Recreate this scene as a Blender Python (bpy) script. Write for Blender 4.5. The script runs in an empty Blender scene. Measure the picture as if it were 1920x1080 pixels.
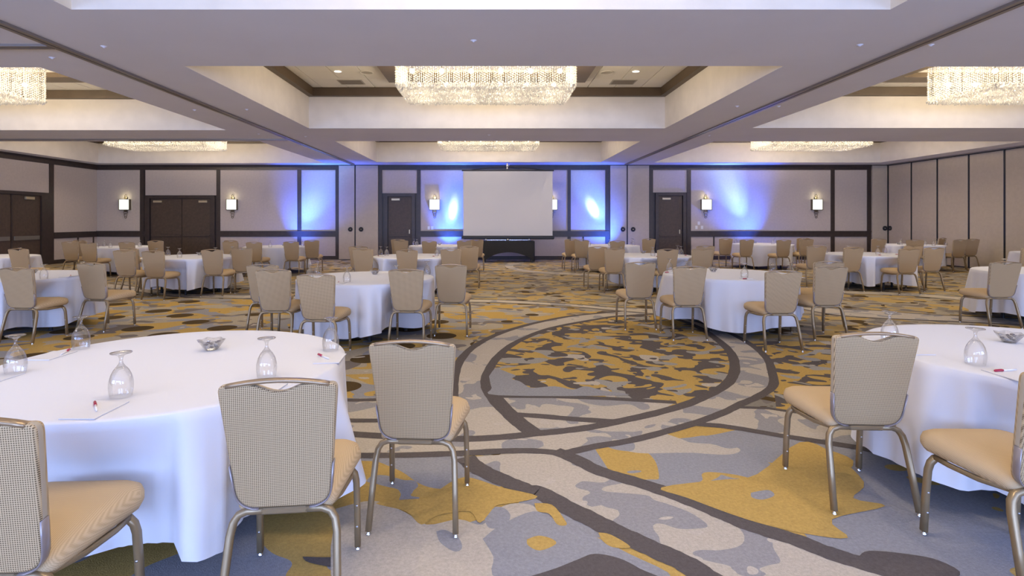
import bpy, bmesh, math, random
from mathutils import Vector, Matrix
R = math.radians
random.seed(7)
C = bpy.context.scene.collection
sc = bpy.context.scene

# ------------------------------------------------------------------ camera
cd = bpy.data.cameras.new('camera'); cam = bpy.data.objects.new('camera', cd); C.objects.link(cam)
cam.location = (0, 0, 1.545); cam.rotation_euler = (R(90), 0, 0)
cd.sensor_width = 36; cd.lens = 1045 / 1920 * 36; cd.shift_x = 0.0198; cd.shift_y = -0.0667
cd.clip_start = 0.05; cd.clip_end = 200
sc.camera = cam
# ------------------------------------------------------------------ world, exposure
w = bpy.data.worlds.new('world'); sc.world = w; w.use_nodes = True
w.node_tree.nodes['Background'].inputs[0].default_value = (.50, .62, 1.0, 1)
w.node_tree.nodes['Background'].inputs[1].default_value = 1.0
sc.view_settings.view_transform = 'Standard'; sc.view_settings.look = 'None'
sc.view_settings.gamma = 1; sc.view_settings.exposure = 0.0
sc.view_settings.use_curve_mapping = False
cy = sc.cycles
cy.use_denoising = True; cy.max_bounces = 12; cy.diffuse_bounces = 4; cy.glossy_bounces = 8
cy.transmission_bounces = 12; cy.transparent_max_bounces = 24
cy.sample_clamp_indirect = 4; cy.sample_clamp_direct = 12
cy.caustics_reflective = False; cy.caustics_refractive = False
cy.use_adaptive_sampling = True; cy.adaptive_threshold = .02

def light(name, kind, loc, energy, color, size=.1, size_y=None, target=None, **k):
    l = bpy.data.lights.new(name, kind); l.energy = energy; l.color = color
    if kind == 'AREA':
        l.size = size
        if size_y: l.shape = 'RECTANGLE'; l.size_y = size_y
    elif kind in ('POINT', 'SPOT'): l.shadow_soft_size = size
    if kind == 'SPOT':
        l.spot_size = k.get('angle', R(60)); l.spot_blend = k.get('blend', 1)
    o = bpy.data.objects.new(name, l); C.objects.link(o); o.location = loc
    if target is not None:
        o.rotation_euler = (Vector(target) - Vector(loc)).to_track_quat('-Z', 'Y').to_euler()
    return o
# daylight through the windows of the wall behind the camera
DAY = (.36, .52, 1.0)
for x in (-9.6, 0, 9.6):
    light('daylight', 'AREA', (x, -5.9, 1.9), 1050, DAY, 7.6, 2.6, target=(x, 0, 6.4))
CH_X = (-10.35, -.1, 10.15); CH_Y = (2.9, 10.3, 17.8)
WARM = (1.0, .83, .62)
for x in CH_X:
    for y in CH_Y:
        for dx in (-1.2, -.4, .4, 1.2):
            for dy in (-.3, .3): light('chandelier_bulb_light', 'POINT', (x + dx, y + dy, 4.06), 39, WARM, .16)
        # recessed cans in the coffer ceiling
        for sx in (-1, 1):
            for sy in (-1, 1):
                light('can_light', 'SPOT', (x + sx * 3.0, y + sy * 1.45, 4.55), 100, (1, .84, .62), .06, target=(x + sx * 3.0, y + sy * 1.45, 0), angle=R(105), blend=.7)
# blue stage uplights washing the end wall
BLUE = (.03, .12, 1.0)
UP = [((-7.8, 20.6, .30), (-6.75, 21.6, 2.62)), ((-1.75, 20.95, .30), (-1.50, 21.6, 1.92)),
      ((4.75, 20.6, .30), (3.92, 21.6, 1.98)), ((10.3, 20.6, .30), (9.2, 21.6, 2.90))]
for i, (p, t) in enumerate(UP):
    light('uplight_wash', 'SPOT', p, 1250, BLUE, .05, target=t, angle=R(84), blend=1)
    light('uplight_core', 'SPOT', p, (900, 900, 900, 1200)[i], ((.14, .42, 1.0), (.14, .42, 1.0), (.14, .42, 1.0), (.20, .47, 1.0))[i], .04, target=(t[0], t[1], t[2] + (0, .35, .35, 0)[i]), angle=R((38, 30, 30, 32)[i]), blend=1)
    light('uplight_spill', 'POINT', (p[0], p[1] - .02, p[2] + .06), 34, BLUE, .04)
    light('uplight_hotspot', 'SPOT', p, (150, 1500, 1500, 450)[i], (.55, .78, 1.0), .04, target=t, angle=R((16, 13.5, 13.5, 16)[i]), blend=1)

# ------------------------------------------------------------------ materials
def lin(r, g, b):
    f = lambda c: (c / 255 / 12.92) if c <= 10 else ((c / 255 + .055) / 1.055) ** 2.4
    return (f(r), f(g), f(b), 1)
def mat(name, col, rough=.6, metal=0, bump=0, bscale=60, var=0, vscale=4, spec=.5, sheen=0):
    m = bpy.data.materials.new(name); m.use_nodes = True; nt = m.node_tree; b = nt.nodes['Principled BSDF']
    b.inputs['Base Color'].default_value = col; b.inputs['Roughness'].default_value = rough
    b.inputs['Metallic'].default_value = metal; b.inputs['Specular IOR Level'].default_value = spec
    if sheen: b.inputs['Sheen Weight'].default_value = sheen
    tc = nt.nodes.new('ShaderNodeTexCoord')
    if var:
        n = nt.nodes.new('ShaderNodeTexNoise'); n.inputs['Scale'].default_value = vscale; n.inputs['Detail'].default_value = 5
        nt.links.new(tc.outputs['Object'], n.inputs['Vector'])
        h = nt.nodes.new('ShaderNodeHueSaturation'); h.inputs['Color'].default_value = col
        mr = nt.nodes.new('ShaderNodeMapRange'); mr.inputs[1].default_value = .3; mr.inputs[2].default_value = .7
        mr.inputs[3].default_value = 1 - var; mr.inputs[4].default_value = 1 + var
        nt.links.new(n.outputs[0], mr.inputs[0]); nt.links.new(mr.outputs[0], h.inputs['Value']); nt.links.new(h.outputs[0], b.inputs['Base Color'])
    if bump:
        n = nt.nodes.new('ShaderNodeTexNoise'); n.inputs['Scale'].default_value = bscale; n.inputs['Detail'].default_value = 3
        nt.links.new(tc.outputs['Object'], n.inputs['Vector'])
        bp = nt.nodes.new('ShaderNodeBump'); bp.inputs['Strength'].default_value = bump; bp.inputs['Distance'].default_value = .01
        nt.links.new(n.outputs[0], bp.inputs['Height']); nt.links.new(bp.outputs[0], b.inputs['Normal'])
    return m
def emit(name, col, s):
    m = bpy.data.materials.new(name); m.use_nodes = True; b = m.node_tree.nodes['Principled BSDF']
    b.inputs['Base Color'].default_value = col; b.inputs['Emission Color'].default_value = col; b.inputs['Emission Strength'].default_value = s
    return m
def weave(name, ca, cb, cell, axes):
    m = bpy.data.materials.new(name); m.use_nodes = True; nt = m.node_tree; b = nt.nodes['Principled BSDF']
    b.inputs['Roughness'].default_value = .85; b.inputs['Specular IOR Level'].default_value = .2
    tc = nt.nodes.new('ShaderNodeTexCoord'); sp = nt.nodes.new('ShaderNodeSeparateXYZ'); nt.links.new(tc.outputs['Object'], sp.inputs[0])
    def mth(op, a, b_=None, v=None):
        n = nt.nodes.new('ShaderNodeMath'); n.operation = op
        nt.links.new(a, n.inputs[0])
        if b_ is not None: nt.links.new(b_, n.inputs[1])
        if v is not None: n.inputs[1].default_value = v
        return n.outputs[0]
    u, v = sp.outputs[axes[0]], sp.outputs[axes[1]]
    if axes == (0, 1): z7 = mth('MULTIPLY', sp.outputs[2], v=.7); u = mth('ADD', u, z7); v = mth('ADD', v, sp.outputs[2])
    s1 = mth('SINE', mth('MULTIPLY', mth('ADD', u, v), v=math.pi / cell / 1.1)); s2 = mth('SINE', mth('MULTIPLY', mth('SUBTRACT', u, v), v=math.pi / cell))
    pr = mth('MULTIPLY', s1, s2)
    mr = nt.nodes.new('ShaderNodeMapRange'); mr.inputs[1].default_value = -.5; mr.inputs[2].default_value = .05
    nt.links.new(pr, mr.inputs[0])
    mx = nt.nodes.new('ShaderNodeMix'); mx.data_type = 'RGBA'; mx.inputs['A'].default_value = cb; mx.inputs['B'].default_value = ca
    nt.links.new(mr.outputs[0], mx.inputs['Factor']); nt.links.new(mx.outputs['Result'], b.inputs['Base Color'])
    return m
def carpet(name, base, layers, jitter=.02):
    """layers: (kind, colour, scale, threshold, distortion, seed)"""
    m = bpy.data.materials.new(name); m.use_nodes = True; nt = m.node_tree; b = nt.nodes['Principled BSDF']
    b.inputs['Roughness'].default_value = .97; b.inputs['Specular IOR Level'].default_value = .08
    tc = nt.nodes.new('ShaderNodeTexCoord'); g = tc.outputs['Object']
    col = None
    def mixc(fac, a, c):
        mx = nt.nodes.new('ShaderNodeMix'); mx.data_type = 'RGBA'; nt.links.new(fac, mx.inputs['Factor'])
        if isinstance(a, tuple): mx.inputs['A'].default_value = a
        else: nt.links.new(a, mx.inputs['A'])
        mx.inputs['B'].default_value = c
        return mx.outputs['Result']
    col = base
    for kind, c, s, thr, dist, seed in layers:
        mp = nt.nodes.new('ShaderNodeMapping'); mp.inputs['Location'].default_value = (seed * 3.7, seed * 1.9, 0); nt.links.new(g, mp.inputs[0])
        if kind == 'n':
            mp.inputs['Scale'].default_value = (.85, 1.0, 1)
            n = nt.nodes.new('ShaderNodeTexNoise'); n.inputs['Scale'].default_value = s; n.inputs['Detail'].default_value = 1.2
            n.inputs['Roughness'].default_value = .45; n.inputs['Distortion'].default_value = dist
            nt.links.new(mp.outputs[0], n.inputs['Vector']); src = n.outputs[0]; op = 'GREATER_THAN'
        else:
            mp.inputs['Rotation'].default_value = (0, 0, R(38))
            n = nt.nodes.new('ShaderNodeTexVoronoi'); n.inputs['Scale'].default_value = s; n.inputs['Randomness'].default_value = dist
            nt.links.new(mp.outputs[0], n.inputs['Vector']); src = n.outputs['Distance']; op = 'LESS_THAN'
        t = nt.nodes.new('ShaderNodeMath'); t.operation = op; t.inputs[1].default_value = thr; nt.links.new(src, t.inputs[0])
        col = mixc(t.outputs[0], col, c)
    n = nt.nodes.new('ShaderNodeTexNoise'); n.inputs['Scale'].default_value = 55; n.inputs['Detail'].default_value = 6; n.inputs['Roughness'].default_value = .8
    nt.links.new(g, n.inputs['Vector'])
    mr = nt.nodes.new('ShaderNodeMapRange'); mr.inputs[1].default_value = .3; mr.inputs[2].default_value = .7; mr.inputs[3].default_value = .80; mr.inputs[4].default_value = 1.2
    nt.links.new(n.outputs[0], mr.inputs[0])
    h = nt.nodes.new('ShaderNodeHueSaturation'); nt.links.new(mr.outputs[0], h.inputs['Value'])
    if isinstance(col, tuple): h.inputs['Color'].default_value = col
    else: nt.links.new(col, h.inputs['Color'])
    nt.links.new(h.outputs[0], b.inputs['Base Color'])
    bp = nt.nodes.new('ShaderNodeBump'); bp.inputs['Strength'].default_value = .35; bp.inputs['Distance'].default_value = .006
    n2 = nt.nodes.new('ShaderNodeTexNoise'); n2.inputs['Scale'].default_value = 160; nt.links.new(g, n2.inputs['Vector'])
    nt.links.new(n2.outputs[0], bp.inputs['Height']); nt.links.new(bp.outputs[0], b.inputs['Normal'])
    return m
GREY = (.30, .295, .31, 1); GOLD = (.50, .33, .10, 1); CREAM = (.50, .44, .36, 1); DARK = (.115, .098, .092, 1); BROWN = (.085, .055, .022, 1); MID = (.20, .17, .15, 1)
M = {}
M['carpet_far'] = carpet('carpet_far', (.37, .32, .245, 1), [('n', (.47, .33, .13, 1), 2.1, .50, .7, 3), ('n', (.25, .225, .185, 1), 2.6, .57, .6, 9), ('n', MID, 3.0, .60, .5, 5), ('n', BROWN, 2.9, .64, .7, 14)])
M['carpet_dots'] = carpet('carpet_dots', (.42, .36, .27, 1), [('n', GOLD, 1.6, .47, .6, 3), ('n', GREY, 2.4, .56, .6, 9), ('n', MID, 2.6, .62, .5, 5), ('v', BROWN, 1.35, .27, .35, 14), ('n', CREAM, 4.2, .70, .3, 2)])
M['carpet_lens'] = carpet('carpet_lens', DARK, [('n', GOLD, 3.0, .465, 1.0, 6), ('n', (.34, .32, .29, 1), 3.0, .60, .8, 17), ('n', CREAM, 2.2, .68, .5, 4), ('n', DARK, 6.0, .64, .4, 8)])
M['carpet_near'] = carpet('carpet_near', GREY, [('n', GOLD, 1.15, .525, .7, 11), ('n', CREAM, .9, .71, .5, 21), ('n', GREY, 3.4, .63, .3, 5), ('n', GOLD, 3.2, .70, .3, 31), ('n', DARK, .8, .68, .5, 13)])
M['carpet_cream'] = carpet('carpet_cream', CREAM, [('n', (.31, .295, .295, 1), 2.7, .555, .9, 6), ('n', (.52, .46, .39, 1), 6, .66, .3, 8)])
M['carpet_line'] = carpet('carpet_line', DARK, [])
M['carpet_gold'] = carpet('carpet_gold', GOLD, []); M['carpet_creamy'] = carpet('carpet_creamy', CREAM, []); M['carpet_grey'] = carpet('carpet_grey', GREY, [])
M['soffit'] = mat('soffit', (.78, .77, .82, 1), .8, bump=.05, bscale=90, var=.02, vscale=1)
M['coffer'] = mat('coffer', (.72, .66, .58, 1), .85, bump=.08, bscale=60, var=.05, vscale=3)
M['tile'] = mat('tile', (.86, .83, .76, 1), .9, bump=.15, bscale=120)
M['crown'] = mat('crown', (.085, .056, .030, 1), .45, var=.1)
M['wood'] = mat('wood', (.040, .027, .021, 1), .42, var=.18, vscale=8)
M['door'] = mat('door', (.062, .040, .026, 1), .5, var=.2, vscale=12)
M['fabric_wall'] = mat('fabric_wall', (.52, .445, .385, 1), .9, bump=.12, bscale=130, var=.04, vscale=14)
M['partition'] = mat('partition', (.50, .42, .32, 1), .9, bump=.12, bscale=130, var=.04, vscale=10)
M['black'] = mat('black', (.012, .012, .013, 1), .5); M['spandex'] = mat('spandex', (.010, .010, .012, 1), .75)
M['steel'] = mat('steel', (.6, .6, .62, 1), .3, 1); M['chrome'] = mat('chrome', (.8, .8, .82, 1), .12, 1)
M['brass'] = mat('brass', (.55, .46, .30, 1), .4, .6); M['bronze'] = mat('bronze', (.22, .18, .13, 1), .35, .9)
M['kick'] = mat('kick', (.30, .27, .22, 1), .35, .7)
M['white_plastic'] = mat('white_plastic', (.75, .74, .7, 1), .4)
M['vent'] = mat('vent', (.22, .19, .16, 1), .7)
M['legpaint'] = mat('legpaint', (.33, .245, .14, 1), .36, .55, var=.05)
M['rail'] = mat('rail', (.36, .255, .15, 1), .28, .5, var=.05)
M['trim_strip'] = mat('trim_strip', (.34, .29, .28, 1), .3, .4)
M['weave_back'] = weave('weave_back', (.57, .41, .225, 1), (.14, .09, .045, 1), .0068, (0, 2))
M['weave_seat'] = weave('weave_seat', (.59, .43, .25, 1), (.45, .32, .17, 1), .0052, (0, 1))
M['weave_front'] = weave('weave_front', (.56, .42, .25, 1), (.34, .24, .13, 1), .0046, (0, 2))
M['piping'] = mat('piping', (.47, .39, .28, 1), .8)
M['cloth'] = mat('cloth', (.74, .73, .75, 1), .85, bump=.03, bscale=200, sheen=.2)
M['paper'] = mat('paper', (.74, .735, .765, 1), .7); M['paper_edge'] = mat('paper_edge', (.45, .44, .47, 1), .7)
M['red'] = mat('red', (.42, .02, .06, 1), .35); M['penwhite'] = mat('penwhite', (.85, .83, .82, 1), .3)
M['mint'] = mat('mint', (.16, .14, .15, 1), .25, .3); M['mint_pale'] = mat('mint_pale', (.6, .6, .62, 1), .25, .3)
M['screen'] = mat('screen', (.66, .63, .61, 1), .8)
M['bulb'] = emit('bulb', (1, .90, .72, 1), 120); M['can'] = emit('can', (1, .9, .74, 1), 7)
M['sconce'] = emit('sconce', (.93, 1, .86, 1), 1.15)
M['lens_blue'] = emit('lens_blue', (.2, .4, 1, 1), 6)
def glassy(name, t, tint=(1, 1, 1, 1)):
    m = bpy.data.materials.new(name); m.use_nodes = True; nt = m.node_tree; nt.nodes.clear()
    o = nt.nodes.new('ShaderNodeOutputMaterial'); a = nt.nodes.new('ShaderNodeBsdfTransparent'); g = nt.nodes.new('ShaderNodeBsdfGlass')
    g.inputs['Roughness'].default_value = .0; g.inputs['IOR'].default_value = 1.48; g.inputs['Color'].default_value = tint; a.inputs[0].default_value = tint
    gl = nt.nodes.new('ShaderNodeBsdfGlossy'); gl.inputs['Roughness'].default_value = .02
    lw = nt.nodes.new('ShaderNodeLayerWeight'); lw.inputs['Blend'].default_value = .5
    pw = nt.nodes.new('ShaderNodeMath'); pw.operation = 'POWER'; pw.inputs[1].default_value = 1.9; nt.links.new(lw.outputs['Facing'], pw.inputs[0])
    mr = nt.nodes.new('ShaderNodeMapRange'); mr.inputs[3].default_value = .06; mr.inputs[4].default_value = .95; nt.links.new(pw.outputs[0], mr.inputs[0])
    y = nt.nodes.new('ShaderNodeMixShader'); nt.links.new(mr.outputs[0], y.inputs[0]); nt.links.new(a.outputs[0], y.inputs[1]); nt.links.new(gl.outputs[0], y.inputs[2])
    x = nt.nodes.new('ShaderNodeMixShader'); x.inputs[0].default_value = t
    nt.links.new(g.outputs[0], x.inputs[1]); nt.links.new(y.outputs[0], x.inputs[2]); nt.links.new(x.outputs[0], o.inputs[0]); return m
M['glass'] = glassy('glass', .86)
def crystal():
    m = bpy.data.materials.new('crystal'); m.use_nodes = True; nt = m.node_tree; nt.nodes.clear()
    o = nt.nodes.new('ShaderNodeOutputMaterial'); t = nt.nodes.new('ShaderNodeBsdfTransparent'); d = nt.nodes.new('ShaderNodeBsdfTranslucent')
    d2 = nt.nodes.new('ShaderNodeBsdfDiffuse'); g = nt.nodes.new('ShaderNodeBsdfGlossy'); g.inputs['Roughness'].default_value = .12
    d.inputs[0].default_value = (.95, .93, .86, 1); d2.inputs[0].default_value = (.9, .88, .82, 1)
    def mx(f, a, b):
        x = nt.nodes.new('ShaderNodeMixShader'); x.inputs[0].default_value = f; nt.links.new(a.outputs[0], x.inputs[1]); nt.links.new(b.outputs[0], x.inputs[2]); return x
    s = mx(.28, mx(.45, d, d2), g); s = mx(.26, s, t); nt.links.new(s.outputs[0], o.inputs[0]); return m
M['crystal'] = crystal()

# ------------------------------------------------------------------ mesh helpers
def link(o, parent=None):
    C.objects.link(o)
    if parent is not None: o.parent = parent
    return o
def tag(o, label=None, cat=None, group=None, kind=None):
    for k, v in (('label', label), ('category', cat), ('group', group), ('kind', kind)):
        if v: o[k] = v
    return o
def thing(name, loc=(0, 0, 0), rz=0, **k):
    o = bpy.data.objects.new(name, None); o.empty_display_size = .1; C.objects.link(o); o.location = loc; o.rotation_euler = (0, 0, rz)
    return tag(o, **k)
def bmobj(name, bm, mats, parent=None, smooth=False, bevel=0):
    me = bpy.data.meshes.new(name); bm.normal_update(); bm.to_mesh(me); bm.free()
    for m_ in (mats if isinstance(mats, (list, tuple)) else [mats]): me.materials.append(M[m_] if isinstance(m_, str) else m_)
    if smooth:
        for p in me.polygons: p.use_smooth = True
    o = bpy.data.objects.new(name, me); link(o, parent)
    if bevel:
        md = o.modifiers.new('bevel', 'BEVEL'); md.width = bevel; md.segments = 2
    return o
def bx(bm, x0, x1, y0, y1, z0, z1, mi=0):
    vs = [bm.verts.new(p) for p in ((x0, y0, z0), (x1, y0, z0), (x1, y1, z0), (x0, y1, z0), (x0, y0, z1), (x1, y0, z1), (x1, y1, z1), (x0, y1, z1))]
    for q in ((0, 3, 2, 1), (4, 5, 6, 7), (0, 1, 5, 4), (1, 2, 6, 5), (2, 3, 7, 6), (3, 0, 4, 7)):
        bm.faces.new([vs[i] for i in q]).material_index = mi
def box(name, x0, x1, y0, y1, z0, z1, m_, parent=None, bevel=0):
    """box whose origin is its centre"""
    cx, cy_, cz = (x0 + x1) / 2, (y0 + y1) / 2, (z0 + z1) / 2
    bm = bmesh.new(); bx(bm, x0 - cx, x1 - cx, y0 - cy_, y1 - cy_, z0 - cz, z1 - cz)
    o = bmobj(name, bm, m_, parent, bevel=bevel); o.location = (cx, cy_, cz); return o
def tube(bm, pts, prof, up=None, mi=0, cap=True):
    """sweep a closed 2-d profile [(a,b)] along pts"""
    pts = [Vector(p) for p in pts]; rings = []; prev = None
    for i, p in enumerate(pts):
        d = (pts[min(i + 1, len(pts) - 1)] - pts[max(i - 1, 0)]).normalized()
        if prev is None:
            a = Vector(up) if up is not None else (Vector((0, 0, 1)) if abs(d.z) < .9 else Vector((1, 0, 0)))
        else: a = prev
        a = (a - d * a.dot(d)).normalized(); b = d.cross(a); prev = a
        rings.append([bm.verts.new(p + a * u + b * v) for u, v in prof])
    n = len(prof)
    for r0, r1 in zip(rings, rings[1:]):
        for j in range(n): bm.faces.new((r0[j], r0[(j + 1) % n], r1[(j + 1) % n], r1[j])).material_index = mi
    if cap: bm.faces.new(rings[0][::-1]).material_index = mi; bm.faces.new(rings[-1]).material_index = mi
def circ(r, n=8): return [(r * math.cos(2 * math.pi * i / n), r * math.sin(2 * math.pi * i / n)) for i in range(n)]
def flat(a, b, c=.25):
    k = min(a, b) * c * 2
    return [(a - k, b), (-a + k, b), (-a, b - k), (-a, -b + k), (-a + k, -b), (a - k, -b), (a, -b + k), (a, b - k)]
def lathe(bm, prof, n=24, mi=0, cx=0, cy=0):
    rings = []
    for r, z in prof:
        rings.append([bm.verts.new((cx + r * math.cos(2 * math.pi * i / n), cy + r * math.sin(2 * math.pi * i / n), z)) for i in range(n)])
    for r0, r1 in zip(rings, rings[1:]):
        for j in range(n): bm.faces.new((r0[j], r0[(j + 1) % n], r1[(j + 1) % n], r1[j])).material_index = mi
    return rings
def dup(root):
    r = root.copy(); C.objects.link(r)
    for ch in root.children:
        c = ch.copy(); C.objects.link(c); c.parent = r
        for g in ch.children:
            d = g.copy(); C.objects.link(d); d.parent = c
    return r

# ------------------------------------------------------------------ floor
H = 3.665; XL, XR, YB, YF = -15.3, 15.3, 21.6, -6.0
bm = bmesh.new(); f_ = bm.faces.new([bm.verts.new(p) for p in ((XL, YF, 0), (XR, YF, 0), (XR, YB, 0), (XL, YB, 0))])
floor = bmobj('floor', bm, 'carpet_far'); tag(floor, kind='structure')
def fl(u, v): d = v - 412.0; return ((u - 922) * 1.545 / d, 1614.5 / d)   # photo measurement -> floor metres
def catmull(p, n=5):
    out = []
    for i in range(len(p) - 1):
        a, b, c, d = p[max(i - 1, 0)], p[i], p[i + 1], p[min(i + 2, len(p) - 1)]
        for k in range(n):
            t = k / n; out.append(tuple(.5 * (2 * b[j] + (c[j] - a[j]) * t + (2 * a[j] - 5 * b[j] + 4 * c[j] - d[j]) * t * t + (3 * b[j] - a[j] - 3 * c[j] + d[j]) * t ** 3) for j in (0, 1)))
    out.append(tuple(p[-1])); return out
ZK = [0]
def zone(pts, m_, z, name='carpet_field'):
    ZK[0] += 1; z = .0008 + ZK[0] * .00007
    bm = bmesh.new(); f = bm.faces.new([bm.verts.new((x, y, z)) for x, y in pts]); f.normal_update()
    if f.normal.z < 0: f.normal_flip()
    bmesh.ops.triangulate(bm, faces=bm.faces[:])
    return bmobj(name, bm, m_, floor)
def ribbon(pts, wd, z=.004, m_='carpet_line', name='carpet_line'):
    ZK[0] += 1; z = .0010 + ZK[0] * .00007
    bm = bmesh.new(); L, Rr = [], []
    for i, p in enumerate(pts):
        a = pts[max(i - 1, 0)]; b = pts[min(i + 1, len(pts) - 1)]; dx, dy = b[0] - a[0], b[1] - a[1]; l = math.hypot(dx, dy) or 1
        q = wd * .5 * (1 + .07 * math.sin(i * 1.7) * math.sin(i * .6)); w_ = q[i] if isinstance(q, list) else q
        L.append(bm.verts.new((p[0] - dy / l * w_, p[1] + dx / l * w_, z))); Rr.append(bm.verts.new((p[0] + dy / l * w_, p[1] - dx / l * w_, z)))
    for i in range(len(pts) - 1): bm.faces.new((L[i], Rr[i], Rr[i + 1], L[i + 1]))
    return bmobj(name, bm, m_, floor)
def Z2(p): return [fl(660 + x / 2.4, 560 + y / 2.4) for x, y in p]
def PX(p): return [fl(x, y) for x, y in p]
L1 = catmull(Z2([(1500, 40), (1300, 47), (1180, 60), (1000, 77), (860, 102), (740, 132), (640, 167), (550, 215), (495, 268), (465, 330), (455, 400), (452, 470), (440, 560), (420, 640)]))
L2 = catmull(Z2([(1560, 72), (1400, 70), (1210, 78), (1080, 97), (900, 132), (780, 177), (700, 222), (640, 282), (605, 350), (605, 400), (640, 460), (700, 522), (760, 575), (815, 612)]))
L4 = catmull(Z2([(1450, 88), (1560, 130), (1650, 190), (1705, 245), (1722, 300), (1715, 345), (1680, 390), (1600, 435), (1500, 478), (1350, 520), (1200, 553), (1080, 578), (960, 595), (830, 608), (700, 622), (510, 632), (250, 625), (20, 612), (-300, 590)]))
L5 = catmull(Z2([(1400, 60), (1540, 100), (1640, 130), (1740, 175), (1820, 225), (1870, 275), (1890, 330), (1895, 392), (1830, 440), (1760, 470), (1680, 510), (1560, 555), (1400, 602), (1250, 640), (1100, 665), (1010, 685), (960, 697)]))
L6 = catmull(Z2([(-500, 700), (-200, 705), (20, 707), (250, 705), (480, 697), (700, 686), (850, 688), (960, 700)]))
L7 = Z2([(645, 440), (900, 441), (1150, 450), (1460, 468)]); L8 = catmull(Z2([(735, 523), (850, 530), (1000, 543), (1210, 556)]))
L9a = PX([(1385, 764), (1442, 766), (1500, 775), (1600, 795), (1700, 818), (1800, 838)])
L9b = PX([(1300, 795), (1352, 799), (1393, 805), (1462, 817), (1540, 829), (1605, 839), (1666, 852), (1800, 880), (2000, 915)])
L10 = catmull(PX([(1040, 846), (1080, 862), (1115, 880), (1150, 892), (1205, 908), (1255, 925), (1305, 944), (1355, 965), (1395, 982), (1440, 997), (1495, 1014), (1545, 1034), (1600, 1052), (1670, 1072), (1760, 1105), (1900, 1160)]))
L11 = catmull(PX([(872, 858), (892, 876), (925, 893), (960, 908), (990, 920), (1012, 924), (1055, 948), (1100, 970), (1135, 988), (1180, 1010), (1235, 1035), (1280, 1055), (1320, 1080), (1370, 1115), (1450, 1180)]))
# fields
zone(PX([(0, 1200), (0, 700), (300, 640), (560, 640), (700, 856), (872, 856)]) + L11[2:] + PX([(1300, 1300), (600, 1300)]), 'carpet_near', .0012)
zone(L10 + PX([(2300, 1160), (2300, 960), (1900, 890), (1666, 852), (1540, 829), (1393, 805), (1300, 795), (1180, 820), (1080, 846)]), 'carpet_near', .0012)
zone(PX([(1460, 800), (1450, 725), (1400, 640), (1800, 640), (2200, 700), (2200, 930)]), 'carpet_lens', .0010)
zone(PX([(-200, 650), (-200, 566), (240, 556), (480, 562), (560, 570), (560, 640), (300, 700)]), 'carpet_dots', .0006)
zone(PX([(560, 570), (760, 568), (1000, 572), (1150, 586), (1040, 600), (900, 630), (850, 690), (840, 760), (650, 760), (600, 690)]), 'carpet_dots', .0006)
i0 = L2[::1]
zone(i0 + [p for p in L4 if True][:62][::-1], 'carpet_lens', .0016)
# cream bands
zone(L1 + L2[::-1], 'carpet_cream', .0022, 'carpet_band')
n5 = L5[:]; zone(L5 + Z2([(960, 697)]) + L6[::-1] + L4[::-1], 'carpet_cream', .0023, 'carpet_band')
zone(Z2([(452, 470), (600, 400), (640, 460), (700, 522), (760, 575), (815, 612), (510, 632), (-300, 592), (-300, 440), (100, 450)]), 'carpet_cream', .0021, 'carpet_band')
zone(L7 + Z2([(1350, 520), (1200, 553), (1080, 578), (960, 595), (815, 610), (735, 523)]), 'carpet_cream', .0024, 'carpet_band')
zone(L9a + L9b[::-1], 'carpet_cream', .0023, 'carpet_band')
zone(L11 + L10[::-1], 'carpet_cream', .0023, 'carpet_band')
for L, wd in ((L1, .10), (L2, .10), (L4, .105), (L5, .085), (L6, .085), (L7, .09), (L8, .10), (L9a, .06), (L9b, .09), (L10, .12), (L11, .135)): ribbon(L, wd)
ribbon(Z2([(640, 440), (690, 500), (760, 560), (835, 612)]), .13)
ribbon(Z2([(-250, 455), (20, 458), (110, 456), (440, 452)]), .075); ribbon(Z2([(-250, 545), (20, 550), (110, 550), (440, 548)]), .08)
# far bands
FA = catmull(PX([(190, 540), (240, 545), (300, 553), (360, 558), (470, 560), (560, 562), (700, 565), (820, 566), (890, 567), (950, 568.5), (1020, 572), (1082, 576), (1148, 582), (1240, 590), (1330, 600), (1420, 614)]))
FB = catmull(PX([(205, 532), (250, 537), (300, 545), (360, 551), (470, 553), (560, 556), (700, 559.5), (820, 560.5), (890, 561.5), (950, 563), (1020, 567), (1082, 571), (1148, 576), (1240, 580), (1330, 587), (1420, 594)]))
zone(FA + FB[::-1], 'carpet_cream', .0026, 'carpet_band')
for L in (FA, FB): ribbon(L, .07, .0045)
GA = catmull(PX([(1480, 575), (1560, 590), (1650, 597), (1740, 601), (1850, 606), (2000, 615)])); GB = catmull(PX([(1480, 566), (1560, 578), (1650, 583), (1740, 590), (1850, 595), (2000, 602)]))
zone(GA + GB[::-1], 'carpet_cream', .0026, 'carpet_band'); ribbon(GA, .07, .0045); ribbon(GB, .07, .0045)
HA = catmull(PX([(1500, 541), (1577, 550), (1650, 553), (1730, 557), (1820, 565), (1960, 580)])); HB = catmull(PX([(1500, 537), (1577, 545), (1650, 547), (1730, 551), (1820, 559), (1960, 572)]))
zone(HA + HB[::-1], 'carpet_cream', .0026, 'carpet_band'); ribbon(HA, .06, .0045); ribbon(HB, .06, .0045)
KA = catmull(PX([(980, 492), (955, 494), (947, 498), (952, 503), (970, 508), (1010, 512), (1100, 517), (1200, 522)])); KB = catmull(PX([(985, 493.5), (968, 496), (962, 499), (968, 502.5), (985, 506), (1020, 509.5), (1100, 513.5), (1200, 517)]))
zone(KA + KB[::-1], 'carpet_cream', .0026, 'carpet_band')
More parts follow.
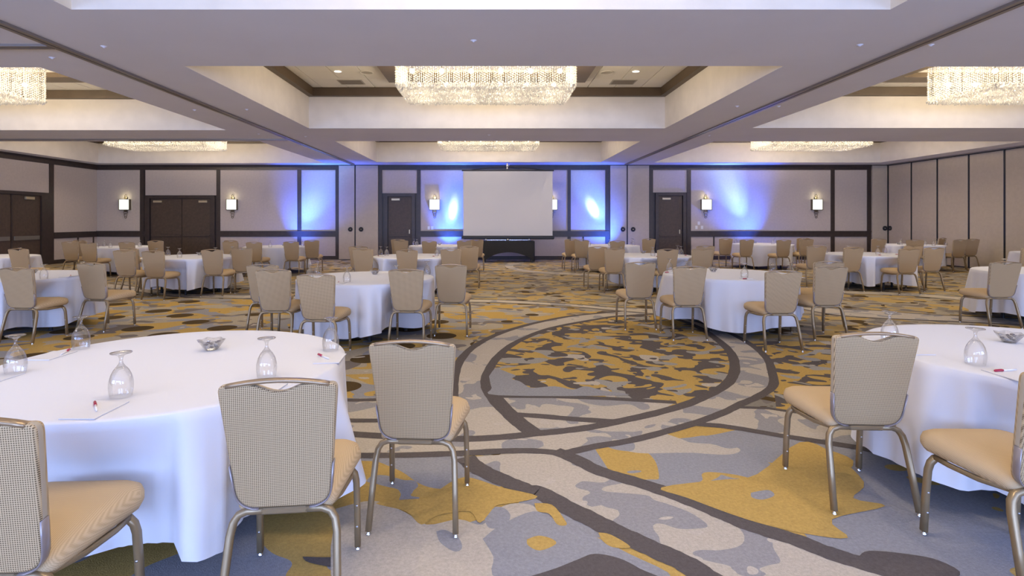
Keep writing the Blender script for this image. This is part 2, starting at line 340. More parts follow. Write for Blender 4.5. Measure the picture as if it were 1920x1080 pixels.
# singled-out foreground blots of the pattern
def blot(pts, m_): zone(catmull(PX(pts + pts[:1]), 4)[:-1], m_, .0034, 'carpet_blot')
blot([(1610, 1045), (1630, 1034), (1700, 1040), (1760, 1052), (1800, 1080), (1700, 1100)], 'carpet_line')
blot([(567, 1045), (620, 1046), (670, 1040), (640, 1010), (670, 1020), (690, 1045), (705, 1060), (640, 1066), (580, 1056)], 'carpet_line')
blot([(1360, 900), (1420, 890), (1500, 830), (1560, 850), (1620, 905), (1600, 935), (1660, 950), (1560, 975), (1590, 1010), (1500, 1000), (1400, 975), (1290, 935), (1240, 915)], 'carpet_gold')
blot([(1440, 868), (1505, 875), (1480, 850), (1530, 840), (1600, 865), (1560, 900), (1480, 890)], 'carpet_gold')
blot([(1408, 925), (1440, 920), (1452, 930), (1430, 938), (1410, 934)], 'carpet_grey')
blot([(917, 706), (928, 692), (940, 694), (955, 700), (967, 705), (960, 711), (975, 716), (990, 726), (1003, 728), (1040, 725), (1075, 731), (1098, 725), (1130, 733), (1172, 742), (935, 742), (922, 728)], 'carpet_grey')
blot([(630, 955), (700, 940), (760, 962), (800, 985), (860, 975), (905, 985), (935, 955), (965, 945), (1000, 950), (1020, 975), (1035, 1002), (1000, 1006), (960, 1030), (968, 1060), (990, 1080), (900, 1120), (640, 1120)], 'carpet_creamy')
blot([(905, 1012), (940, 985), (1000, 960), (1040, 975), (1100, 1000), (1180, 1040), (1260, 1085), (1150, 1110), (940, 1090), (925, 1045)], 'carpet_grey')
blot([(818, 998), (835, 995), (860, 1010), (866, 1030), (850, 1035), (825, 1018)], 'carpet_grey')
blot([(905, 955), (940, 952), (957, 968), (945, 988), (915, 990)], 'carpet_grey')
blot([(820, 922), (870, 896), (940, 915), (1008, 932), (960, 945), (930, 950), (900, 982), (880, 960), (820, 968), (790, 985), (760, 960), (705, 945), (760, 938), (800, 935)], 'carpet_gold')

blot([(985, 1085), (1040, 1068), (1085, 1050), (1115, 1040), (1160, 1048), (1200, 1068), (1250, 1100), (1100, 1140)], 'carpet_line')
blot([(988, 1013), (1010, 1006), (1035, 1012), (1042, 1022), (1012, 1034), (990, 1024)], 'carpet_gold')
blot([(1122, 1000), (1145, 1004), (1182, 1027), (1150, 1028), (1130, 1016)], 'carpet_gold')
blot([(1002, 945), (1035, 948), (1058, 975), (1062, 986), (1045, 985), (1030, 965), (1008, 960)], 'carpet_gold')
# ------------------------------------------------------------------ ceiling
bays = [(-15.3, -14.75, -6.28, -5.28), (-5.28, -4.24, 4.02, 5.12), (5.12, 6.02, 14.4, 15.3)]
rows = {0: [(.4, 6.6), (7.76, 13.2), (15.1, 20.9)], 1: [(.3, 5.62), (7.69, 12.93), (15.05, 20.5)], 2: [(.3, 5.62), (7.72, 12.88), (15.1, 20.65)]}
ZC = 4.395; ZT = 4.585
def quad(bm, a, b, c, d, mi=0): bm.faces.new([bm.verts.new(p) for p in (a, b, c, d)]).material_index = mi
bm = bmesh.new(); cof = bmesh.new()
for bi, (xa, x0, x1, xb) in enumerate(bays):
    ys = rows[bi]; y = YF
    for (y0, y1) in ys:
        quad(bm, (xa, y, H), (xb, y, H), (xb, y0, H), (xa, y0, H))
        quad(bm, (xa, y0, H), (x0, y0, H), (x0, y1, H), (xa, y1, H)); quad(bm, (x1, y0, H), (xb, y0, H), (xb, y1, H), (x1, y1, H))
        for p, q in (((x0, y0), (x1, y0)), ((x1, y0), (x1, y1)), ((x1, y1), (x0, y1)), ((x0, y1), (x0, y0))):
            quad(cof, (p[0], p[1], H), (q[0], q[1], H), (q[0], q[1], ZT + .1), (p[0], p[1], ZT + .1))
        y = y1
    quad(bm, (xa, y, H), (xb, y, H), (xb, YB, H), (xa, YB, H))
ceiling = bmobj('ceiling', bm, 'soffit'); tag(ceiling, kind='structure')
bmobj('coffer_wall', cof, 'coffer', ceiling)
tcache = {}
for bi, (xa, x0, x1, xb) in enumerate(bays):
    for ri, (y0, y1) in enumerate(rows[bi]):
        box('coffer_backing', x0 - .05, x1 + .05, y0 - .05, y1 + .05, ZT + .03, ZT + .1, 'tile', ceiling)
        t = .13
        for nm, a in (('crown_board', (x0, x1, y0, y0 + t)), ('crown_board', (x0, x1, y1 - t, y1)), ('crown_board', (x0, x0 + t, y0 + t, y1 - t)), ('crown_board', (x1 - t, x1, y0 + t, y1 - t))):
            box(nm, *a, ZC, ZT + .02, 'crown', ceiling)
        cx, cy_ = CH_X[bi], (10.3 if ri == 1 else (y0 + y1) / 2)
        for a in ((-2.1, 2.1, 1.2, 1.65), (-2.1, 2.1, -1.65, -1.2), (-2.1, -1.66, -1.2, 1.2), (1.66, 2.1, -1.2, 1.2)):
            box('border_board', cx + a[0], cx + a[1], cy_ + a[2], cy_ + a[3], ZT - .10, ZT + .02, 'crown', ceiling)
        if ri == 1:
            xs = [x0 + t]; k = cx + 2.3 - .61 * 12
            while k < x1 - t:
                if k > xs[-1] + .05: xs.append(k)
                k += .61
            xs.append(x1 - t); ysl = [y0 + t]; k = 12.03 - 1.22 * 6
            while k < y1 - t:
                if k > ysl[-1] + .05: ysl.append(k)
                k += 1.22
            ysl.append(y1 - t)
            for i in range(len(xs) - 1):
                for j in range(len(ysl) - 1):
                    a, b, c, d = xs[i] + .008, xs[i + 1] - .008, ysl[j] + .008, ysl[j + 1] - .008
                    if b - a < .03 or d - c < .03: continue
                    if cx - 1.6 < a and b < cx + 1.6 and 9.15 < c and d < 11.5: continue
                    key = (round(b - a, 3), round(d - c, 3))
                    if key not in tcache:
                        q = bmesh.new(); w2, d2 = key[0] / 2, key[1] / 2; bx(q, -w2, w2, -d2, d2, -.012, .012); o = bmobj('ceiling_tile', q, 'tile', ceiling); tcache[key] = o
                    else:
                        o = tcache[key].copy(); C.objects.link(o); o.parent = ceiling
                    o.location = ((a + b) / 2, (c + d) / 2, ZT + .012)
# partition tracks
def track(name, x0, x1, y0, y1):
    t = thing(name, kind='structure')
    lng = (x1 - x0) < (y1 - y0)
    if lng:
        xm = (x0 + x1) / 2
        box('track_flange', x0, xm - .012, y0, y1, H - .03, H + .01, 'trackmetal', t); box('track_flange', xm + .012, x1, y0, y1, H - .03, H + .01, 'trackmetal', t)
        box('track_slot', xm - .012, xm + .012, y0, y1, H - .012, H + .01, 'black', t)
    else:
        ym = (y0 + y1) / 2
        box('track_flange', x0, x1, y0, ym - .012, H - .03, H + .01, 'trackmetal', t); box('track_flange', x0, x1, ym + .012, y1, H - .03, H + .01, 'trackmetal', t)
        box('track_slot', x0, x1, ym - .012, ym + .012, H - .012, H + .01, 'black', t)
M['trackmetal'] = mat('trackmetal', (.30, .26, .23, 1), .35, .5)
track('trim_1', -5.35, -5.21, YF, 21.2); track('trim_2', 5.05, 5.19, YF, 21.2)
track('trim_3', XL + .1, -5.36, 14.60, 14.72); track('trim_4', XL + .1, -5.36, 6.72, 6.84); track('trim_5', 15.14, 15.26, YF, 21.4)
# small round covers under the soffits
cov = None
COVP = ['left of the nearest coffer edge, upper left', 'beside the left chandelier, topmost on the left', 'left of the left track, halfway back', 'right of the left track, halfway back', 'left of the right track, nearest the camera',
        'right of the right track, nearest the camera', 'left of the right track, halfway back', 'right of the right track, halfway back', 'over the central chandelier, nearest camera', 'between the two central chandeliers',
        'left of the left track, near end wall', 'right of the left track, near end wall', 'right of the small central coffer', 'left of the small central coffer', 'right of the right track, near end wall']
for k, (u, v) in enumerate([(195, 87), (98, 108), (365, 206), (463, 205), (1612, 84), (1745, 84), (1382, 199), (1460, 199), (888, 76), (917, 253), (485, 251), (573, 256), (1198, 286), (665, 284), (1330, 254)]):
    d = (H - 1.545) / (412 - v)
    if cov is None:
        bm = bmesh.new(); lathe(bm, [(.0001, -.022), (.018, -.016), (.022, -.008), (.034, -.007), (.038, 0)], 20); cov = bmobj('sprinkler_cover', bm, 'soffit', smooth=True); o = cov
    else: o = cov.copy(); C.objects.link(o)
    o.location = ((u - 922) * d, 1045 * d, H)
    tag(o, 'small round ceiling sprinkler cover, ' + COVP[k], 'cover', 'sprinkler covers on the ceiling beams')

# coffer ceiling fittings: cans, speakers, vents
def disc_thing(name, x, y, r, m1, m2, label, cat, group=None):
    t = thing(name, (x, y, ZT), label=label, cat=cat, group=group)
    bm = bmesh.new(); lathe(bm, [(r, -.001), (r, -.012), (r * .86, -.014), (r * .84, -.004)], 24); bmobj('ring', bm, m1, t, True)
    bm = bmesh.new(); lathe(bm, [(.0001, -.006), (r * .85, -.006)], 24); bmobj('lens' if m2 == 'can' else 'grille', bm, m2, t)
    return t
for x in CH_X:
    for sx, wd in ((-1, 'left'), (1, 'right')):
        bay = {CH_X[0]: 'left', CH_X[1]: 'centre', CH_X[2]: 'right'}[x]
        disc_thing('downlight', x + sx * 3.05, 11.15 + .25, .085, 'white_plastic', 'can', f'lit round recessed downlight, {wd} of the chandelier in the {bay} ceiling coffer', 'downlight', 'recessed downlights in the coffers')
M['speaker_grey'] = mat('speaker_grey', (.45, .42, .37, 1), .8)
for bay, x in zip(('left', 'centre', 'right'), CH_X):
    for sx, wd in ((-1, 'left'), (1, 'right')):
        disc_thing('ceiling_speaker', x + sx * 2.48, 11.5, .14, 'tile', 'speaker_grey', f'pale round ceiling speaker {wd} of the chandelier in the {bay} coffer', 'speaker')
        t = thing('air_vent', (x + sx * 3.0, 12.3, ZT), label=f'grey square air vent {wd} of the chandelier in the {bay} coffer', cat='vent')
        box('vent_frame', -.27, .27, -.2, .2, -.010, -.001, 'speaker_grey', t)
        for k in range(7): box('slat', -.24, .24, -.17 + k * .05, -.145 + k * .05, -.016, -.008, 'vent', t)

# ------------------------------------------------------------------ chandeliers
def make_chandelier():
    hx, hy = 1.56, .78; rc = .10; zt, zb = 4.52, 3.84
    t = thing('chandelier', label='x', cat='chandelier')
    bm = bmesh.new(); bx(bm, -hx + .02, hx - .02, -hy + .02, hy - .02, zt, zt + .05); bmobj('ceiling_plate', bm, 'chrome', t)
    def octa(bm, x, y, z, r, h, a):
        vs = [bm.verts.new((x + r * math.cos(a + k * math.pi / 2), y + r * math.sin(a + k * math.pi / 2), z)) for k in range(4)]
        T_ = bm.verts.new((x, y, z + h)); B_ = bm.verts.new((x, y, z - h))
        for k in range(4): bm.faces.new((vs[k], vs[(k + 1) % 4], T_)); bm.faces.new((vs[(k + 1) % 4], vs[k], B_))
    per = []
    def seg(x0, y0, x1, y1):
        n = int(math.hypot(x1 - x0, y1 - y0) / .040)
        for i in range(n): per.append((x0 + (x1 - x0) * i / n, y0 + (y1 - y0) * i / n))
    seg(-hx + rc, -hy, hx - rc, -hy); seg(hx - rc, -hy, hx, -hy + rc); seg(hx, -hy + rc, hx, hy - rc); seg(hx, hy - rc, hx - rc, hy)
    seg(hx - rc, hy, -hx + rc, hy); seg(-hx + rc, hy, -hx, hy - rc); seg(-hx, hy - rc, -hx, -hy + rc); seg(-hx, -hy + rc, -hx + rc, -hy)
    bm = bmesh.new()
    for i, (x, y) in enumerate(per):
        if i % 17 == 5: continue
        z = zt - (.022 if i % 2 else 0)
        while z > zb:
            octa(bm, x + random.uniform(-.002, .002), y + random.uniform(-.002, .002), z, .0165, .021, random.random() * 1.5); z -= .044
    o = bmobj('crystal_curtain', bm, 'crystal', t); o['kind'] = 'stuff'
    bm = bmesh.new(); nx, ny = 86, 42
    for i in range(nx):
        for j in range(ny):
            x = -hx + .02 + (2 * hx - .04) * (i + (.5 if j % 2 else 0)) / nx; y = -hy + .02 + (2 * hy - .04) * j / (ny - 1)
            e = min(hx - abs(x), hy - abs(y)); up_ = max(0, .09 - e) ** 2 * 7
            octa(bm, x + random.uniform(-.006, .006), y + random.uniform(-.006, .006), zb + random.uniform(-.022, .022) + up_, .018, .034, random.random() * 1.5)
    o = bmobj('crystal_fringe', bm, 'crystal', t); o['kind'] = 'stuff'
    for sy in (-1, 1):
        for k in range(6):
            bm = bmesh.new(); bmesh.ops.create_uvsphere(bm, u_segments=10, v_segments=6, radius=.045); o = bmobj('bulb', bm, 'bulb', t, True)
            o.location = (-1.3 + k * .52, sy * .5, 4.16)
            bm = bmesh.new(); lathe(bm, [(.012, .03), (.012, .36)], 8); bmobj('socket', bm, 'chrome', o)
    return t
ch0 = make_chandelier(); first = True
rn = ('front', 'middle', 'rear'); bn = ('left', 'centre', 'right')
for ri, y in enumerate(CH_Y):
    for bi, x in enumerate(CH_X):
        if ri == 0 : continue
        o = ch0 if first else dup(ch0); first = False
        o.location = (x, y, 0)
        o['label'] = ('large rectangular crystal chandelier, {} of the three nearer ones' if ri == 1 else 'smaller-looking rectangular crystal chandelier near the end wall, {} of three').format(('leftmost', 'central', 'rightmost')[bi])
        o['group'] = 'crystal chandeliers in the ceiling coffers'
for x, wd in zip(CH_X, bn):   # the row over the camera
    o = dup(ch0); o.location = (x, CH_Y[0], 0); o['label'] = f'rectangular crystal chandelier in the nearest ceiling coffer, {wd} bay'; o['group'] = 'crystal chandeliers in the ceiling coffers'

# ------------------------------------------------------------------ walls
S = 48.38
def wx(u): return (u - 922) / S
def wz(v): return 1.545 + (412 - v) / S
wb = box('wall_back', XL - .2, XR + .2, YB, YB + .2, 0, H, 'wood'); tag(wb, kind='structure')
# everything on the back wall: children positioned relative to it
def onb(name, u0, u1, z0, z1, d, m_, parent=wb, y1=YB, bevel=0):
    o = box(name, wx(u0), wx(u1), y1 - d, y1 + .002, z0, z1, m_, None, bevel)
    if parent is wb: o.parent = wb; o.matrix_parent_inverse = Matrix.Translation(-wb.location)
    else: o.parent = parent
    return o
ZR1, ZR0, ZCR, ZB_ = 1.10, .885, 3.47, .14
def bays_back(us, low_extra=(), doors=()):
    """fabric panels between the dark stiles; us = list of (left, right) spans"""
    for (a, b) in us:
        dr = [d for d in doors if d[0] >= a - 1 and d[1] <= b + 1]
        if dr:
            onb('fabric_panel', a, b, dr[0][2], ZCR, .012, 'fabric_wall'); continue
        onb('fabric_panel', a, b, ZR1, ZCR, .012, 'fabric_wall')
        cuts = [a] + [c for c in low_extra if a < c < b] + [b]
        for i in range(len(cuts) - 1): onb('fabric_panel', cuts[i] + (1.2 if i else 0), cuts[i + 1] - (1.2 if i < len(cuts) - 2 else 0), ZB_, ZR0, .012, 'fabric_wall')
bays_back([(182, 263.5), (273, 406.5), (413.5, 558), (565, 629.5)], doors=[(273, 406, 2.49)])
bays_back([(717, 782), (789, 1064), (1070, 1135)], low_extra=(1093.5,), doors=[(717, 782, 2.57)])
bays_back([(1224, 1287.5), (1295, 1557), (1564, 1625)], low_extra=(1338,), doors=[(1224, 1287.5, 2.6)])
for a in ((182, 636), (710, 1143), (1217, 1632)):
    onb('crown_board', a[0], a[1], ZCR, H - .04, .05, 'wood'); onb('crown_lip', a[0], a[1], H - .06, H - .001, .08, 'wood')
for a in ((182, 273), (406.5, 636), (782, 1143), (1287.5, 1632)):
    onb('chair_rail', a[0], a[1], ZR0, ZR1, .045, 'wood'); onb('chair_rail_lip', a[0], a[1], ZR1 - .03, ZR1 + .01, .065, 'wood'); onb('baseboard', a[0], a[1], 0, ZB_, .035, 'wood')
for (a, b) in ((263.5, 271), (406.5, 413.5), (558, 565), (629.5, 636), (710, 717), (782, 789), (1064, 1070), (1135, 1143), (1217, 1224), (1287.5, 1295), (1557, 1564), (1625, 1632)):
    onb('stile', a, b, 0, ZCR, .04, 'wood')
for u in (1093.5, 1338): onb('stile', u - 1.3, u + 1.3, ZB_, ZR0, .03, 'wood')
# folded-partition pockets
def pull(parent, x, y, z, side=None):
    bm = bmesh.new(); lathe(bm, [(.0001, .012), (.035, .012), (.04, .03), (.085, .03), (.09, 0)], 20)
    o = bmobj('pull_ring', bm, 'black', parent, True)
    bm = bmesh.new(); lathe(bm, [(.0001, .018), (.022, .018), (.022, 0)], 12); q = bmobj('pull_centre', bm, 'brass', o, True)
    o.rotation_euler = (R(90), 0, 0) if side is None else (0, R(-90), 0); o.location = (x, y, z)
    return o
def pocket(n, u0, us, u1, pulls):
    t = thing(f'trim_{n}', kind='structure')
    for (a, b) in ((u0, us[0]), (us[1], u1)):
        onb('partition_panel', a, b, .02, H - .03, .09, 'partition', t, bevel=.006)
    onb('seal_strip', us[0], us[1], 0, H - .02, .05, 'black', t); onb('head_strip', u0, u1, H - .03, H - .001, .07, 'black', t); onb('sweep_strip', u0, u1, 0, .02, .07, 'black', t)
    for u in pulls: pull(t, wx(u), YB - .09, wz(430))
pocket(6, 636.5, (665.5, 668), 709.5, (658, 678)); pocket(7, 1143.5, (1174, 1176.3), 1216, (1167, 1186))
t8 = thing('trim_8', kind='structure'); onb('partition_panel', 1633, 1660, .02, H - .03, .09, 'partition', t8, bevel=.006); pull(t8, wx(1656), YB - .09, wz(428)); onb('seal_strip', 1660, 1662.3, 0, H - .02, .08, 'black', t8)

wl = box('wall_left', XL - .2, XL, YF, YB, 0, H, 'wood'); tag(wl, kind='structure')
wr = box('wall_right', XR, XR + .2, YF, YB + .2, 0, H, 'black'); tag(wr, kind='structure')
def onl(name, y0, y1, z0, z1, d, m_):
    o = box(name, XL - .002, XL + d, y0, y1, z0, z1, m_); o.parent = wl; o.matrix_parent_inverse = Matrix.Translation(-wl.location); return o
st = [19.24, 19.43]
onl('fabric_panel', 19.43, 21.59, ZR1, ZCR, .012, 'fabric_wall')
for a, b in ((19.46, 20.55), (20.62, 21.35), (21.41, 21.58)): onl('fabric_panel', a, b, ZB_, ZR0, .012, 'fabric_wall')
onl('fabric_panel', 16.3, 19.24, 2.47, ZCR, .012, 'fabric_wall')
for a, b in ((-5.9, -2), (-1.95, 2), (2.05, 6), (6.05, 9.9), (9.95, 13.6), (13.65, 16.1)):
    onl('fabric_panel', a, b - .15, ZR1, ZCR, .012, 'fabric_wall'); onl('fabric_panel', a, b - .15, ZB_, ZR0, .012, 'fabric_wall')
onl('crown_board', YF, 21.58, ZCR, H - .04, .05, 'wood'); onl('crown_lip', YF, 21.58, H - .06, H - .001, .08, 'wood')
for a, b in ((19.43, 21.58), (YF, 16.1)):
    onl('chair_rail', a, b, ZR0, ZR1, .045, 'wood'); onl('baseboard', a, b, 0, ZB_, .035, 'wood')
onl('stile', 19.24, 19.43, 0, ZCR, .04, 'wood'); onl('stile', 16.1, 16.3, 0, ZCR, .04, 'wood')
for y in (20.585, 21.38): onl('stile', y - .03, y + .03, ZB_, ZR0, .03, 'wood')
o = thing('wall_outlet', (XL + .036, 20.15, .08), label='small white outlet plate low on the left wall baseboard', cat='outlet'); box('plate', 0, .008, -.06, .06, -.04, .04, 'white_plastic', o, .002); box('socket', .008, .012, -.03, .03, -.02, .02, 'paper_edge', o)
def onr(name, y0, y1, z0, z1, d, m_, bevel=0):
    o = box(name, XR - d, XR + .002, y0, y1, z0, z1, m_, None, bevel); o.parent = wr; o.matrix_parent_inverse = Matrix.Translation(-wr.location); return o
ys = [21.56, 21.44, 21.42, 20.24, 19.06, 17.8, 16.56]
while ys[-1] > -4.5: ys.append(ys[-1] - 1.22)
for a, b in zip(ys, ys[1:]):
    if a - b < .05: continue
    onr('partition_panel', b + .04, a - .04, .03, H - .05, .07, 'partition', .006)
    onr('seal_strip', b - .035, b + .035, .0, H - .05, .060, 'black')
onr('head_strip', YF, 21.5, H - .05, H - .002, .05, 'black')
for y in (21.3,): pull(None, 0, 0, 0, 1).parent = wr; q = wr.children[-1]
for q in wr.children:
    if q.name.startswith('pull_ring'): q.location = (XR - .07 - wr.location.x, 21.3 - wr.location.y, 1.22 - wr.location.z)

# rear wall (behind the camera) with three tall windows
wf = thing('wall_front', kind='structure')
for a, b in ((XL, -13.6), (-5.6, -4.0), (4.0, 5.6), (13.6, XR)): box('pier', a, b, YF - .2, YF, 0, H, 'fabric_wall', wf)
for a, b in ((-13.6, -5.6), (-4, 4), (5.6, 13.6)): box('sill', a, b, YF - .2, YF, 0, .6, 'fabric_wall', wf); box('header', a, b, YF - .2, YF, 3.4, H, 'fabric_wall', wf)
for n, (a, b) in enumerate(((-13.6, -5.6), (-4, 4), (5.6, 13.6))):
    t = thing(f'window_{n + 1}', kind='structure')
    for k in range(6): x = a + (b - a - .08) * k / 5; box('mullion', x, x + .08, YF - .16, YF - .06, .6, 3.4, 'wood', t)
    for z in (.6, 3.32): box('frame_rail', a, b, YF - .16, YF - .06, z, z + .08, 'wood', t)

# ------------------------------------------------------------------ doors
def closer(parent, x0, x1, y, z0, z1):
    o = box('door_closer', x0, x1, y - .07, y - .005, z0, z1, 'brass', parent, .006)
    return o
def door_b(n, u0, u1, ztop, leaves, wide, blue=None):
    t = thing(f'door_{n}', (0, 0, 0), kind='structure')
    y = YB - .0; fw = wide / S
    X0, X1 = wx(u0), wx(u1)
    box('door_frame_side', X0, X0 + fw, y - .09, y + .002, 0, ztop, 'wood', t, .004); box('door_frame_side', X1 - fw, X1, y - .09, y + .002, 0, ztop, 'wood', t, .004)
    box('door_frame_head', X0 + fw, X1 - fw, y - .09, y + .002, ztop - .11, ztop, 'wood', t, .004)
    for (a, b, hinge) in leaves:
        a, b = wx(a), wx(b)
        l = box('door_leaf', a + .006, b - .006, y - .035, y - .002, .01, ztop - .115, 'door', t)
        lz = (ztop - .115 + .01) / 2; cx = (a + b) / 2
        q = box('push_bar', -(b - a) / 2 + .03, (b - a) / 2 - .03, -.055, -.017, .90 - lz, .955 - lz, 'door', l, .004)
        q = box('kick_plate', -(b - a) / 2 + .03, (b - a) / 2 - .03, -.022, -.017, .06 - lz, .35 - lz, 'door', l)
        s = -1 if hinge == 'l' else 1
        c0 = (s * (b - a) / 2 - s * .12); q = box('door_closer', min(c0, c0 - s * .32), max(c0, c0 - s * .32), -.085, -.02, ztop - .27 - lz, ztop - .19 - lz, 'brass', l, .006)
        if n == 1: continue
        hxx = -s * ((b - a) / 2 - .1); q = box('door_handle', hxx - .02, hxx + .02, -.06, -.017, 1.0 - lz, 1.16 - lz, 'brass', l, .004)
    return t
door_b(1, 273.5, 404.5, 2.475, [(284, 341.8, 'l'), (342.2, 396, 'r')], 9)
door_b(2, 721, 779, 2.555, [(729, 773, 'l')], 6.5); door_b(3, 1228, 1286, 2.585, [(1235, 1278, 'l')], 6.5)
t = thing('door_4', kind='structure')
box('door_frame_side', XL, XL + .09, 18.85, 19.2, 0, 2.46, 'wood', t); box('door_frame_side', XL, XL + .09, 16.32, 16.6, 0, 2.46, 'wood', t); box('door_frame_head', XL, XL + .09, 16.6, 18.85, 2.36, 2.46, 'wood', t)
for a, b in ((17.76, 18.84), (16.62, 17.68)):
    l = box('door_leaf', XL + .002, XL + .035, a, b, .01, 2.35, 'door', t); w2 = (b - a) / 2
    box('push_bar', .017, .055, -w2 + .03, w2 - .06, -.30, -.17, 'kick', l, .004); box('kick_plate', .016, .022, -w2 + .03, w2 - .1, -1.15, -.93, 'kick', l)
    box('door_closer', .02, .08, -.1 if a > 17 else -w2 + .1, .25 if a > 17 else -w2 + .4, 1.03, 1.12, 'brass', l, .006)
box('door_mullion', XL, XL + .05, 17.69, 17.75, .0, 2.36, 'wood', t)

# ------------------------------------------------------------------ sconces and wall plates
def ring(bm, x, z, r, w_=.009, y=0): tube(bm, [(x + r * math.cos(a), y, z + r * math.sin(a)) for a in [2 * math.pi * k / 20 for k in range(21)]], circ(w_, 6), up=(0, 1, 0), cap=False)
def make_sconce():
    t = thing('wall_sconce', cat='wall lamp')
    box('glass_shade', -.19, .19, -.13, -.03, -.19, .19, 'sconce', t, .01)
    b2 = bmesh.new()
    for a in ((-.205, .205, -.145, -.02, -.215, -.195), (-.205, .205, -.145, -.02, .195, .205), (.19, .205, -.145, -.02, -.2, .2), (-.205, -.19, -.145, -.02, -.2, .2)): bx(b2, *a)
    bmobj('shade_frame', b2, 'bronze', t)
    box('wall_plate', -.06, .06, -.03, 0, -.3, .3, 'bronze', t)
    for z, r in ((.255, .052), (.345, .036)):
        b = bmesh.new(); ring(b, 0, 0, r); o = bmobj('scroll_ring', b, 'bronze', t, True); o.location = (0, -.04, z)
    for z, r in ((-.285, .078), (-.40, .056), (-.485, .04)):
        b = bmesh.new(); ring(b, 0, 0, r); o = bmobj('scroll_ring', b, 'bronze', t, True); o.location = (0, -.04, z)
    return t
s0 = make_sconce()
sl = ['lit square glass wall sconce left of the wide double doors, nearest the left corner', 'lit square glass wall sconce just right of the wide double doors', 'lit square glass wall sconce between the dark single door and the projection screen',
      'square wall sconce half hidden behind the right edge of the projection screen', 'lit square glass wall sconce right of the right single door, over the switch plates', 'lit square wall sconce farthest right on the end wall']
for i, u in enumerate((237, 437, 815.5, 1034.5, 1322.5, 1529)):
    o = s0 if i == 0 else dup(s0); o.location = (wx(u), YB - .012, 2.13); o['label'] = sl[i]; o['group'] = 'square glass wall sconces'
    light('sconce_glow', 'POINT', (wx(u), YB - .16, 2.42), 2.2, (1, .93, .6), .06)
for i, (u, v, lb) in enumerate([(804, 427.5, 'left white switch plate above the rail, left of the projection screen'), (810.3, 427.5, 'right white switch plate above the rail, left of the projection screen'),
                    (1310, 418.5, 'tall white switch plate under the sconce, topmost of the plates'), (1305.5, 426.5, 'bluish small plate lowest left under the right sconce'), (1316, 426.5, 'small ivory plate lowest right under the right sconce')]):
    t = thing('switch_plate', (wx(u), YB - .012, wz(v)), label=lb, cat='switch'); box('plate', -.045, .045, -.01, 0, -.065, .065, 'white_plastic', t, .002); box('toggle', -.012, .012, -.02, -.01, -.02, .02, 'paper', t)

# ------------------------------------------------------------------ projection screen on its draped table
YS = 20.4
def sx(u): return (u - 922) * YS / 1045
t = thing('projection_screen', ((sx(952)), YS, 0), label='large matte projection screen standing behind the black draped table', cat='screen')
cx = sx(952)
X0, X1 = sx(868.5) - cx, sx(1036) - cx
box('screen_fabric', X0, X1, -.006, .006, .95, 3.33, 'screen', t)
box('top_bar', X0 - .05, X1 + .05, -.025, .025, 3.32, 3.37, 'black', t, .01)
box('screen_case', X0 - .06, X1 + .06, -.06, .06, .83, .96, 'black', t, .03)
bm = bmesh.new(); tube(bm, [(-1.35, 0, 3.36), (-.9, 0, 3.42), (-.4, 0, 3.475), (0, 0, 3.49), (.4, 0, 3.475), (.9, 0, 3.42), (1.35, 0, 3.36)], circ(.016, 8)); bmobj('support_bow', bm, 'black', t, True)
bm = bmesh.new(); tube(bm, [(-.02, .03, .9), (-.02, .03, 3.5)], circ(.018, 8)); bmobj('mast', bm, 'black', t, True)
bm = bmesh.new(); bx(bm, -.045, .005, -.03, .05, 3.40, 3.48); bx(bm, -.06, .02, -.04, .06, 3.49, 3.535); bx(bm, -.045, .005, -.03, .05, 3.535, 3.60); tube(bm, [(.02, 0, 3.5), (.06, 0, 3.53), (.05, 0, 3.57)], circ(.009, 6)); bmobj('hook', bm, 'chrome', t, bevel=.006)
for a, b in ((-.78, -.05), (.05, .76)): box('base_bar', a, b, -.05, .03, .785, .82, 'chrome', t, .006)
for x in (-.8, 0, .78):
    bm = bmesh.new(); lathe(bm, [(.0001, .775), (.035, .775), (.04, .80), (.035, .85), (.0001, .86)], 12); o = bmobj('knob', bm, 'steel', t, True); o.location = (x, -.02, 0)
xa, xb, ya, yb = sx(906), sx(1001), 20.05, 20.85
t = thing('draped_table', ((xa + xb) / 2, (ya + yb) / 2, 0), label='rectangular table under a tight black stretch cover with arched sides below the screen', cat='table')
hx, hy = (xb - xa) / 2, (yb - ya) / 2
def arch_panel(bm, p0, p1, nx, ny, rise, n=24):
    """side of a stretch cover: flat top, arched lower edge, flared feet"""
    tp, bt = [], []
    for i in range(n + 1):
        s = i / n; x = p0[0] + (p1[0] - p0[0]) * s; y = p0[1] + (p1[1] - p0[1]) * s
        e = abs(2 * s - 1); zz = rise * max(0, 1 - e ** 2.0) ** .8 if e < .95 else 0
        fl_ = .05 * (1 - zz / max(rise, .01))
        tp.append(bm.verts.new((x, y, .765)))
        bt.append(bm.verts.new((x + nx * 0, y + ny * 0, .01 + zz)))
    for i in range(n): bm.faces.new((tp[i], tp[i + 1], bt[i + 1], bt[i]))
bm = bmesh.new()
c = [(-hx, -hy), (hx, -hy), (hx, hy), (-hx, hy)]
for i, (nx, ny) in enumerate(((0, -1), (1, 0), (0, 1), (-1, 0))): arch_panel(bm, c[i], c[(i + 1) % 4], nx, ny, .36 if i % 2 == 0 else .28)
bm.faces.new([bm.verts.new((x, y, .765)) for x, y in c])
bmesh.ops.remove_doubles(bm, verts=bm.verts[:], dist=.001)
for v in bm.verts:
    if v.co.z < .05: v.co.x *= .965
o = bmobj('stretch_cover', bm, 'spandex', t); m_ = o.modifiers.new('s', 'SOLIDIFY'); m_.thickness = .01
for x in (-hx + .08, hx - .08):
    for y in (-hy + .06, hy - .06): box('leg', x - .02, x + .02, y - .02, y + .02, 0, .74, 'black', t)
